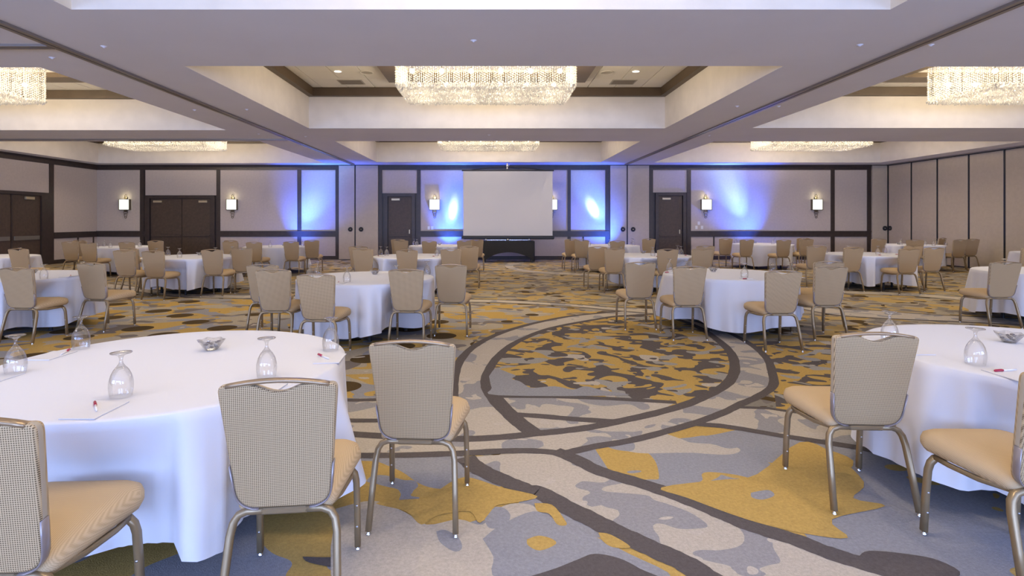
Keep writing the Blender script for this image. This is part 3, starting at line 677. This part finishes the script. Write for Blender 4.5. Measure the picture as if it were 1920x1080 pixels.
ul = ['small black blue-lit stage uplight on the floor under the left wall wash', 'small black blue-lit stage uplight on the floor left of the screen', 'small black blue-lit stage uplight on the floor right of the screen', 'small black blue-lit stage uplight on the floor below the right wall wash']
for i, (p, tg) in enumerate(UP):
    t = thing('stage_uplight', (p[0], p[1], 0), label=ul[i], cat='spotlight'); d = (Vector(tg) - Vector(p)).normalized()
    bm = bmesh.new(); lathe(bm, [(.0001, 0), (.06, 0), (.075, .03), (.085, .15), (.078, .15), (.07, .10)], 16); o = bmobj('lamp_can', bm, 'black', t, True)
    o.rotation_euler = d.to_track_quat('Z', 'Y').to_euler(); o.location = Vector((0, 0, .23)) - d * .17
    box('floor_bracket', -.11, .11, -.09, .05, 0, .02, 'black', t, .004); box('bracket_arm', -.11, -.095, -.02, .02, .02, .16, 'black', t); box('bracket_arm', .095, .11, -.02, .02, .02, .16, 'black', t)

# ------------------------------------------------------------------ banquet chair
def cushion(name, outline, axis_map, rings, mats, parent, split=None):
    """outline: closed 2-d loop; rings: (scale-inset, depth); axis_map(u, v, d) -> xyz"""
    bm = bmesh.new(); cu = sum(p[0] for p in outline) / len(outline); cv_ = (min(p[1] for p in outline) + max(p[1] for p in outline)) / 2
    n = len(outline); loops = []
    for ins, d in rings:
        lp = []
        for i, (u, v) in enumerate(outline):
            a = outline[i - 1]; b = outline[(i + 1) % n]; tx, ty = b[0] - a[0], b[1] - a[1]; l = math.hypot(tx, ty) or 1
            nx, ny = -ty / l, tx / l      # inward for ccw
            if ins > .02:
                k_ = 1 - ins / .23; uu, vv = cu + (u - cu) * k_, cv_ + (v - cv_) * k_
            else: uu, vv = u + nx * ins, v + ny * ins
            lp.append(bm.verts.new(axis_map(uu, vv, d, 1)))
        loops.append(lp)
    k = len(loops)
    for q, (r0, r1) in enumerate(zip(loops, loops[1:])):
        for j in range(n): bm.faces.new((r0[j], r0[(j + 1) % n], r1[(j + 1) % n], r1[j])).material_index = split(q) if split else 0
    for lp, mi, rev in ((loops[0], split(-1) if split else 0, True), (loops[-1], split(k) if split else 0, False)):
        co = [v.co for v in lp]
        f = bm.faces.new(lp[::-1] if rev else lp); f.material_index = mi
    bmesh.ops.recalc_face_normals(bm, faces=bm.faces[:])
    o = bmobj(name, bm, mats, parent, True)
    for p in o.data.polygons:
        if len(p.vertices) > 4: p.use_smooth = False
    return o
def rounded(pts, n=6):
    """pts: (x, y, radius) ccw"""
    out = []; m_ = len(pts)
    for i, (x, y, r) in enumerate(pts):
        p = Vector((x, y)); a = Vector(pts[i - 1][:2]); b = Vector(pts[(i + 1) % m_][:2])
        da = (a - p).normalized(); db = (b - p).normalized()
        if r <= 0: out.append((x, y)); continue
        A = p + da * r; B = p + db * r
        for k in range(n + 1):
            s = k / n; q = A * (1 - s) ** 2 + p * 2 * s * (1 - s) + B * s * s; out.append((q.x, q.y))
    return out
def make_chair():
    t = thing('banquet_chair', cat='chair')
    lean = lambda z: .105 - (z - .43) * .19      # y of the back plane at height z
    base = rounded([(-.172, .440, .078), (.172, .440, .078), (.213, .900, 0), (.214, .938, .026), (0, .938, 0), (-.214, .938, .026), (-.213, .900, 0)], 7)
    ol = []
    for p in base:
        if p == (0, .938): ol += [(x, .938 - .015 * (math.cos(math.pi * x / .112) + 1)) for x in [(.112 - .224 * k / 16) for k in range(17)]]
        else: ol.append(p)
    # clean near duplicates
    q = []
    for p in ol:
        if not q or math.hypot(p[0] - q[-1][0], p[1] - q[-1][1]) > .004: q.append(p)
    am = lambda u, v, d, s: (u, lean(v) + d + .35 * u * u * .0, v)
    cushion('backrest', q, am, [(.009, -.020), (.002, -.016), (0, -.008), (0, .012), (.003, .024), (.009, .030)], ['weave_back', 'weave_front', 'piping'], t, lambda i: 0 if i < 2 else (2 if i == 2 else 1))
    # seat
    so = rounded([(-.18, .10, .05), (.18, .10, .05), (.238, .50, .0), (.215, .592, .07), (-.215, .592, .07), (-.238, .50, .0)], 6)
    def sm(u, v, d, s):
        f = (v - .1) / .49
        return (u, v, .405 + .012 * f + d * (.85 + .35 * f))
    bm_s = [(.035, 0.0), (.012, .008), (0, .026), (0, .046), (.008, .064), (.026, .078), (.06, .089), (.11, .096), (.17, .099)]
    cushion('seat', so, sm, bm_s, ['weave_seat', 'piping'], t, lambda i: 0)
    # top rail
    bm = bmesh.new(); tube(bm, [(x, lean(.945) - .004, .951 - .018 * (x / .185) ** 2) for x in [(-.185 + .37 * k / 10) for k in range(11)]], flat(.007, .016), up=(0, 0, 1)); bmobj('top_rail', bm, 'rail', t, True)
    # legs
    prof = flat(.0155, .010)
    def leg(side, front):
        s = side
        if front: pts = [(s * .22, .53, .02), (s * .2185, .520, .20), (s * .216, .508, .33), (s * .210, .500, .368), (s * .195, .494, .39), (s * .17, .49, .398), (s * .10, .49, .398)]
        else: pts = [(s * .215, .0, .02), (s * .207, .045, .2), (s * .199, .082, .34), (s * .19, .094, .385), (s * .172, .1, .412), (s * .14, .102, .424), (s * .08, .102, .424)]
        bm = bmesh.new(); tube(bm, pts, flat(.0135, .0175), up=(s, 0, 0)); l = bmobj('leg', bm, 'legpaint', t, True)
        bm = bmesh.new(); lathe(bm, [(.0001, 0), (.012, 0), (.0135, .006), (.008, .011), (.008, .024)], 10, cx=pts[0][0], cy=pts[0][1]); bmobj('glide', bm, 'chrome', l, True)
        if front:
            for z in (.12, .22):
                y = .53 - .055 * (z - .02) - .017
                bm = bmesh.new(); lathe(bm, [(.0001, .005), (.004, .005), (.006, 0)], 8); o = bmobj('bumper', bm, 'steel', l, True); o.rotation_euler = (R(90), 0, 0); o.location = (s * .219, y, z)
    for s in (-1, 1): leg(s, False)
    for s in (-1, 1): leg(s, True)
    for y, z in ((.102, .424), (.49, .398)):
        w_ = .085 if y < .3 else .105
        bm = bmesh.new(); tube(bm, [(-w_, y, z), (w_, y, z)], flat(.0136, .0176), up=(0, 0, 1)); bmobj('crossbar', bm, 'legpaint', t)
    for s in (-1, 1):
        bm = bmesh.new(); tube(bm, [(s * .15, .10, .418), (s * .185, .26, .40), (s * .205, .40, .40), (s * .2, .485, .398)], flat(.012, .008), up=(0, 0, 1)); bmobj('seat_frame', bm, 'legpaint', t, True)
        e = sorted([p for p in q if p[0] * s > .09 and p[1] < .60], key=lambda p: -math.atan2(p[1] - .52, p[0] * s) if True else 0)
        e = [(s * (.172 + (.62 - .44) / .46 * .043), .62)] + e
        bm = bmesh.new(); tube(bm, [(x * 1.01, lean(z) - .006, z - (.002 if abs(x) < .13 else 0)) for x, z in e], flat(.0165, .003), up=(0, 1, 0)); bmobj('side_trim', bm, 'trim_strip', t, True)
    return t
def wpt(u, v, k): d = v - 412.0; return ((u - 922) * k / d, 1045 * k / d)
chair0 = make_chair(); chair_first = True
def ordn(i, n):
    if n == 1: return 'the only'
    if i == 0: return 'leftmost'
    if i == n - 1: return 'rightmost'
    return ('', 'second', 'third', 'fourth')[i] + ' from left'
# table: key -> (x, y, phrase)
T = {
 'A': (-1.75, 3.06, 'the near left table'), 'B': (3.28, 3.29, 'the near right table'),
 'E': (-6.68, 7.82, 'the second-row table at far left'), 'C': (-1.71, 7.60, 'the second-row table left of aisle'),
 'D': (3.45, 8.10, 'the second-row table right of aisle'), 'Q': (8.50, 8.50, 'the second-row table at far right'),
 'R': (-10.8, 11.9, 'the third-row table by left doors'), 'F': (-6.43, 11.9, 'the third-row table before double doors'),
 'I': (-1.66, 12.05, 'the third-row table left of aisle'), 'K': (3.49, 12.3, 'the third-row table right of aisle'),
 'M': (8.60, 12.75, 'the third-row table towards the right'), 'P': (13.5, 13.2, 'the third-row table at right edge'),
 'G': (-10.7, 16.2, 'the back-row table in left corner'), 'H': (-6.35, 16.4, 'the back-row table right of double doors'),
 'J': (-1.6, 16.95, 'the back-row table left of screen'), 'L': (3.6, 17.1, 'the back-row table right of screen'),
 'N': (8.80, 18.1, 'the back-row table under right uplight'), 'O': (13.12, 17.5, 'the back-row table by panelled wall')}
CHAIRS = {
 'A': [(-1.57, 1.65, -3), (-.79, 2.06, -6), (-.39, 2.72, 3)],
 'B': [(2.01, 2.91, 3), (2.33, 2.20, 1)],
 'C': [(-3.04, 7.38, 0), (-2.62, 6.67, 0), (-1.92, 6.07, 3), (-1.04, 6.75, 3), (-.54, 7.36, 2)],
 'D': [(2.08, 7.78, 0), (2.53, 7.10, 0), (3.40, 6.48, 0), (4.33, 7.10, -1), (4.80, 7.92, 0)],
 'E': [(-5.88, 6.88, 2), (-5.52, 7.66, 9)], 'R': [(-9.78, 11.5, 3)],
 'G': [(-11.44, 15.1, -3), (-11.95, 16.15, 8), (-10.46, 14.43, 2), (-9.7, 14.8, 0), (-9.6, 15.9, -6)],
 'F': [(-7.18, 10.87, 0), (-7.55, 11.6, 12), (-6.45, 10.6, 0), (-5.68, 11.3, 0), (-5.42, 12.08, -14)],
 'H': [(-7.04, 15.0, 0), (-7.5, 16.0, 10), (-6.32, 14.8, 0), (-5.46, 15.15, 0), (-5.20, 16.1, -8)],
 'I': [(-3.0, 12.5, 2), (-2.72, 11.75, 0), (-1.67, 10.95, 0), (-.83, 11.3, 2), (-.50, 12.4, 0)],
 'J': [(-2.85, 16.9, 3), (-2.62, 16.05, 0), (-1.75, 15.6, 0), (-.79, 16.05, 0), (-.47, 17.1, 0)],
 'K': [(2.36, 12.4, 0), (2.55, 11.55, 0), (3.59, 11.35, 0), (4.48, 11.85, 0), (4.88, 12.7, -3)],
 'L': [(2.45, 17.1, 0), (2.65, 16.4, 0), (3.56, 15.75, 0), (4.91, 17.4, -4)],
 'M': [(7.35, 12.6, 5), (7.80, 12.0, 0), (8.59, 11.45, 0), (9.6, 12.68, 0), (9.46, 11.9, 0)],
 'N': [(7.40, 17.6, 0), (7.70, 16.8, 0), (8.66, 16.5, 0), (9.70, 17.15, 0), (10.1, 18.05, 0)],
 'O': [(12.3, 17.7, 6), (12.45, 16.4, 40), (13.88, 16.5, 0), (14.72, 17.05, 0), (14.65, 18.1, -25)],
 'P': [(11.35, 11.7, 0)], 'Q': [(7.25, 7.85, 2)]}
def clear(k, x, y, a):
    """pull a chair back along the line it is seen on until its backrest clears the table edge"""
    tx, ty = T[k][0], T[k][1]
    for _ in range(60):
        ca, sa = math.cos(R(a)), math.sin(R(a)); m = 9
        for lx in (-.21, -.1, 0, .1, .21):
            for ly in (0, .11): m = min(m, math.hypot(x + lx * ca + ly * sa - tx, y - lx * sa + ly * ca - ty))
        if m > .94: break
        d = .985 if math.hypot(x, y) < math.hypot(tx, ty) + .2 else 1.01
        x *= 1 - (1 - d) * .4; y *= 1 - (1 - d) * .4
    return (x, y, a)
for k in CHAIRS: CHAIRS[k] = [clear(k, *c) for c in CHAIRS[k]]
for k, lst in CHAIRS.items():
    ph = T[k][2]; order = sorted(range(len(lst)), key=lambda i: lst[i][0] / lst[i][1]); n = len(lst)
    for i, (x, y, a) in enumerate(lst):
        o = chair0 if chair_first else dup(chair0); chair_first = False
        o.location = (x, y, 0); o.rotation_euler = (0, 0, -R(a)); p = order.index(i)
        if n == 1: lb = f'beige woven banquet chair standing at {ph}'
        else: lb = f'tan banquet chair, {ordn(p, n)} of {n} at {ph}'
        o['label'] = lb; o['group'] = 'beige banquet chairs around the round tables'

# ------------------------------------------------------------------ round tables and cloths
RT = .905
def make_table():
    t = thing('round_table', cat='table')
    bm = bmesh.new(); lathe(bm, [(.0001, .735), (RT - .02, .735), (RT, .742), (RT, .750), (.0001, .750)], 48); bmobj('tabletop', bm, 'black', t)
    for k in range(4):
        a = R(38 + 90 * k); x, y = .54 * math.cos(a), .54 * math.sin(a)
        bm = bmesh.new(); tube(bm, [(x, y, .735), (x, y, .0)], flat(.022, .022)); bmobj('leg', bm, 'black', t)
    return t
def cloth_mesh(seed, tx, ty, chairs):
    rd = random.Random(seed); N = 240; bm = bmesh.new(); rings = []
    ph = [rd.uniform(0, 6.28) for _ in range(8)]
    def f(a):
        return (.55 * math.sin(9 * a + ph[0] + .9 * math.sin(2 * a + ph[4])) + .40 * math.sin(14 * a + ph[1] + .8 * math.sin(3 * a + ph[5])) + .22 * math.sin(25 * a + ph[2] + math.sin(4 * a)) + .35 * math.sin(4 * a + ph[3]))
    def g(a): s = f(a); return s if s > 0 else s * .55
    R0 = RT + .006
    # where a tucked-in chair stands, the cloth hangs behind its seat front
    lim = []
    for i in range(N):
        a = 2 * math.pi * i / N; r = 1.12
        for (cx, cy_, ca_) in chairs:
            c_, s_ = math.cos(R(ca_)), math.sin(R(ca_)); rr = 1.12
            while rr > .35:
                dx, dy = tx + rr * math.cos(a) - cx, ty + rr * math.sin(a) - cy_
                lx, ly = dx * c_ - dy * s_, dx * s_ + dy * c_
                if abs(lx) < .262 and -.05 < ly < .625: r = min(r, rr - .012)
                rr -= .01
        lim.append(r)
    lim = [min(lim[(i + k) % N] for k in range(-2, 3)) for i in range(N)]
    lim = [min(lim[i], sum(lim[(i + k) % N] for k in range(-4, 5)) / 9) for i in range(N)]
    for r in (.3, .6, .8, R0 - .03): rings.append([(r * math.cos(2 * math.pi * i / N), r * math.sin(2 * math.pi * i / N), .7605) for i in range(N)])
    rings.append([((R0 - .008) * math.cos(2 * math.pi * i / N), (R0 - .008) * math.sin(2 * math.pi * i / N), .7585) for i in range(N)])
    for k in range(0, 15):
        t = k / 14; row = []
        for i in range(N):
            a = 2 * math.pi * i / N; s = g(a)
            hem = .135 + .030 * math.sin(5 * a + ph[6]) + .020 * s + .02 * math.sin(2 * a + ph[7])
            r = R0 + .002 + .045 * t ** 1.1 + (.10 * s + .010) * (t ** .75)
            z = .752 - (.752 - hem) * t
            r = min(r, R0 + .002 + (lim[i] - R0 - .002) * min(1, max(0, (.728 - z) / .195)) + .045 * (s - 1.1) * t if lim[i] < R0 else max(R0, lim[i]))
            row.append((r * math.cos(a), r * math.sin(a), z))
        rings.append(row)
    vr = [[bm.verts.new(p) for p in rg] for rg in rings]
    c = bm.verts.new((0, 0, .7605))
    for i in range(N): bm.faces.new((c, vr[0][i], vr[0][(i + 1) % N]))
    for r0, r1 in zip(vr, vr[1:]):
        for i in range(N): bm.faces.new((r0[i], r1[i], r1[(i + 1) % N], r0[(i + 1) % N]))
    bmesh.ops.recalc_face_normals(bm, faces=bm.faces[:])
    me = bpy.data.meshes.new('tablecloth'); bm.to_mesh(me); bm.free(); me.materials.append(M['cloth'])
    for p in me.polygons: p.use_smooth = True
    return me
ALLC = [c for l in CHAIRS.values() for c in l]
tab0 = make_table(); ft = True
for i, (k, (x, y, ph)) in enumerate(T.items()):
    o = tab0 if ft else dup(tab0); ft = False
    o.location = (x, y, 0); o.rotation_euler = (0, 0, R((i * 23) % 90)); o['label'] = 'round banquet table with black legs under its cloth, ' + ph.replace('the ', '', 1); o['group'] = 'round banquet tables'
    c = bpy.data.objects.new('tablecloth', cloth_mesh(11 + i * 7, x, y, [q for q in ALLC if math.hypot(q[0] - x, q[1] - y) < 1.9])); C.objects.link(c); c.location = (x, y, 0)
    tag(c, 'white floor-length cloth with soft folds draped over ' + ph, 'tablecloth', 'white round tablecloths')

# ------------------------------------------------------------------ things on the tables
def make_goblet():
    bm = bmesh.new()
    outer = [(.043, 0), (.0465, .02), (.049, .045), (.0475, .070), (.041, .095), (.030, .118), (.017, .134), (.009, .146), (.0065, .158), (.0075, .170), (.012, .180), (.030, .189), (.043, .192), (.043, .195), (.020, .1965), (.0001, .1965)]
    inner = [(.0001, .131), (.012, .127), (.026, .112), (.038, .092), (.0455, .070), (.0472, .045), (.0447, .02), (.0415, .0005)]
    rings = lathe(bm, [(.0001, .133), (.012, .130), (.020, .124)], 28); rings = lathe(bm, outer, 28); bmesh.ops.recalc_face_normals(bm, faces=bm.faces[:])
    o = bmobj('water_goblet', bm, 'glass', None, True); tag(o, 'x', 'glass'); return o
gob = make_goblet(); gf = True; TZ = .7612
G = {}
kz = 1.545 - TZ
def onT(u, v): return wpt(u, v, kz)
def ft_(u, v): return wpt(u, v, 1.545 - TZ - .195)
G['A'] = [onT(227, 743), onT(500, 707), onT(620, 657), onT(152, 653), onT(29, 700)]
G['B'] = [onT(1829, 683), (2.556, 3.58)]
G['C'] = [(-2.41, 7.38), (-2.44, 7.82), (-1.819, 7.0), (-1.235, 7.21), (-.918, 7.93)]
G['D'] = [(2.69, 8.42), (2.75, 7.88), (3.42, 7.54), (4.20, 8.33), (4.18, 7.8)]
G['E'] = [(-5.93, 7.38), (-5.76, 7.84)]
G['R'] = [(-9.99, 11.8)]
G['G'] = [(-11.05, 15.6), (-11.33, 16.3), (-10.64, 15.55), (-10.17, 16.1)]
G['F'] = [(-7.0, 12.05), (-6.42, 11.46), (-6.92, 11.5), (-5.85, 11.8), (-5.68, 12.2)]
G['H'] = [(-6.28, 15.8), (-6.85, 15.9), (-6.82, 16.3), (-5.62, 15.95), (-5.6, 16.5)]
G['I'] = [(-2.45, 12.3), (-2.28, 12.1), (-1.71, 11.5), (-1.19, 12.1), (-.90, 11.75)]
G['J'] = [(-2.38, 17.1), (-2.26, 16.8), (-1.69, 16.5), (-.93, 16.7), (-.90, 17.3)]
G['K'] = [(2.70, 12.7), (2.81, 12.1), (3.47, 12.0), (4.25, 12.75), (4.20, 12.35)]
G['L'] = [(2.82, 17.3), (2.93, 16.75), (3.5, 16.5), (4.36, 17.3), (4.32, 17.0)]
G['M'] = [(7.84, 13.1), (8.06, 12.6), (8.66, 12.5), (9.24, 13.1), (9.0, 12.2)]
G['N'] = [(8.1, 18.5), (8.32, 18.2), (8.98, 17.8), (9.45, 18.6), (9.42, 18.2)]
G['O'] = [(12.7, 17.3), (13.3, 17.1), (13.2, 16.65), (13.85, 17.0), (13.95, 17.5)]
G['Q'] = [(7.77, 8.45)]
for k, lst in G.items():
    n = len(lst); order = sorted(range(n), key=lambda i: lst[i][0] / lst[i][1])
    for i, (x, y) in enumerate(lst):
        o = gob if gf else gob.copy()
        if not gf: C.objects.link(o)
        gf = False; o.location = (x, y, TZ)
        p = order.index(i)
        o['label'] = (f'upturned clear stemmed water goblet on {T[k][2]}' if n == 1 else f'upturned clear goblet, {ordn(p, n)} of {n} on {T[k][2]}'); o['group'] = 'upturned water goblets on the tables'
def make_bowl():
    t = thing('mint_bowl', cat='bowl'); n = 6
    bm = bmesh.new(); prof = [(.0001, .004), (.030, .004), (.068, .052), (.078, .058), (.080, .056), (.069, .046), (.034, 0), (.0001, 0)]
    rings = lathe(bm, prof, 12)
    for rg in rings:
        for i, v in enumerate(rg):
            if i % 2: v.co.x *= .9; v.co.y *= .9
            elif v.co.z > .05: v.co.z += .007
    bmesh.ops.recalc_face_normals(bm, faces=bm.faces[:]); bmobj('bowl_glass', bm, 'glass', t)
    return t
def candy(bm, x, y, z, s, mi, rd):
    mat_ = Matrix.Translation((x, y, z)) @ Matrix.Rotation(rd.uniform(0, 6), 4, 'Z') @ Matrix.Rotation(rd.uniform(-.6, .6), 4, 'X') @ Matrix.Diagonal((s * 1.5, s, s * .8, 1))
    r = bmesh.ops.create_icosphere(bm, subdivisions=1, radius=1, matrix=mat_)
    for v in r['verts']:
        for f in v.link_faces: f.material_index = mi
B_ = {'A': onT(396, 656), 'B': onT(1892, 642), 'C': (-1.676, 8.0), 'D': (3.34, 8.40), 'E': (-6.75, 8.2), 'F': (-6.47, 12.35), 'H': (-6.25, 16.75), 'I': (-1.8, 12.5), 'J': (-1.62, 17.3), 'K': (3.52, 12.95), 'L': (3.72, 17.55), 'N': (8.8, 18.6), 'O': (12.85, 17.6)}
bowl0 = make_bowl(); bf = True; mint0 = None; rd = random.Random(3)
spots = [(-.022, -.012, .016), (.012, -.02, .016), (.024, .012, .017), (-.01, .02, .017), (-.034, .012, .026), (.002, .0, .033), (.034, -.014, .031), (-.02, -.03, .034), (.018, .03, .036), (-.03, .03, .041), (.038, .018, .043), (0, -.036, .045)]
for k, (x, y) in B_.items():
    o = bowl0 if bf else dup(bowl0); bf = False; o.location = (x, y, TZ); o.rotation_euler = (0, 0, rd.uniform(0, 1))
    o['label'] = f'small faceted clear glass bowl of wrapped mints on {T[k][2]}'; o['group'] = 'glass mint bowls on the tables'
    if k in 'AB':
        for j, (a, b, c) in enumerate(spots):
            bm = bmesh.new(); candy(bm, 0, 0, 0, .0095, 0, rd); q = bmobj('wrapped_mint', bm, 'mint' if j % 3 else 'mint_pale', None, True)
            q.location = (x + a, y + b, TZ + c + .004); tag(q, f'small foil-wrapped mint heaped in the glass bowl on {T[k][2]}', 'candy', f'wrapped mints in the bowl on {T[k][2]}')
    else:
        bm = bmesh.new()
        for j, (a, b, c) in enumerate(spots): candy(bm, a, b, c + .004, .010, j % 2, rd)
        q = bmobj('mint_heap', bm, ['mint', 'mint_pale'], None, True); q.location = (x, y, TZ); tag(q, f'heap of foil-wrapped mints in the bowl on {T[k][2]}', 'candy', kind='stuff')
def make_pad():
    t = thing('notepad', cat='notepad'); box('paper_block', -.07, .07, -.105, .105, .0006, .004, 'paper', t); box('backing_card', -.071, .071, -.106, .106, 0, .0006, 'paper_edge', t); return t
def make_pen():
    t = thing('pen', cat='pen')
    bm = bmesh.new(); tube(bm, [(0, -.072, .005), (0, -.066, .005)], circ(.0016, 8)); tube(bm, [(0, -.066, .005), (0, .025, .005)], circ(.0042, 8)); bmobj('barrel', bm, 'penwhite', t, True)
    bm = bmesh.new(); tube(bm, [(0, .015, .0055), (0, .066, .0055)], circ(.0056, 8)); bmobj('cap', bm, 'red', t, True)
    bm = bmesh.new(); bx(bm, -.0012, .0012, .02, .064, .0108, .0125); bmobj('clip', bm, 'red', t); return t
pad0, pen0 = make_pad(), make_pen(); pf = True
P = {'A': [(-1.628, 2.29, 0, (-1.645, 2.315, 38)), (-.91, 3.14, -4, (-.955, 3.16, 42)), (-2.535, 3.21, 0, (-2.50, 3.27, 20)), (-2.45, 2.74, 0, None), (-1.05, 2.56, 4, (-1.10, 2.585, 35))],
     'B': [(2.62, 2.80, 0, (2.645, 2.87, 100)), (2.50, 3.33, 0, (2.50, 3.36, -70))],
     'C': [(-1.88, 6.86, 0, (-1.89, 6.9, 20)), (-2.35, 7.1, 0, (-2.38, 7.15, 30)), (-1.15, 7.0, 0, (-1.2, 7.0, 30))],
     'D': [(3.38, 7.35, 0, (3.36, 7.31, 90)), (2.62, 8.15, 0, (2.62, 8.2, 80)), (4.15, 7.6, 0, (4.15, 7.62, 60))],
     'E': [(-5.85, 7.72, 0, (-5.84, 7.72, 30))], 'I': [(-2.38, 11.9, 0, (-2.40, 11.9, 40)), (-1.2, 11.8, 0, (-1.2, 11.82, 60))],
     'K': [(3.5, 11.75, 0, (3.55, 11.8, 70)), (4.25, 12.1, 0, (4.25, 12.1, 50))], 'M': [(8.54, 12.2, 0, (8.54, 12.2, 80)), (9.1, 12.4, 0, (9.1, 12.45, 60))]}
for k, lst in P.items():
    n = len(lst); order = sorted(range(n), key=lambda i: lst[i][0] / lst[i][1])
    for i, (x, y, a, pn) in enumerate(lst):
        o = pad0 if pf else dup(pad0); o.location = (x, y, TZ); o.rotation_euler = (0, 0, -R(a)); pos = ordn(order.index(i), n)
        o['label'] = (f'white notepad lying on {T[k][2]}' if n == 1 else f'white notepad, {pos} of {n} lying on {T[k][2]}'); o['group'] = 'notepads on the tables'
        if pn:
            q = pen0 if pf else dup(pen0); q.location = (pn[0], pn[1], TZ + .004); q.rotation_euler = (0, 0, R(pn[2])); q['label'] = f'red-capped white pen on the {pos} notepad of {T[k][2]}' if n > 1 else f'red-capped white pen on the notepad of {T[k][2]}'; q['group'] = 'pens on the notepads'
        pf = False
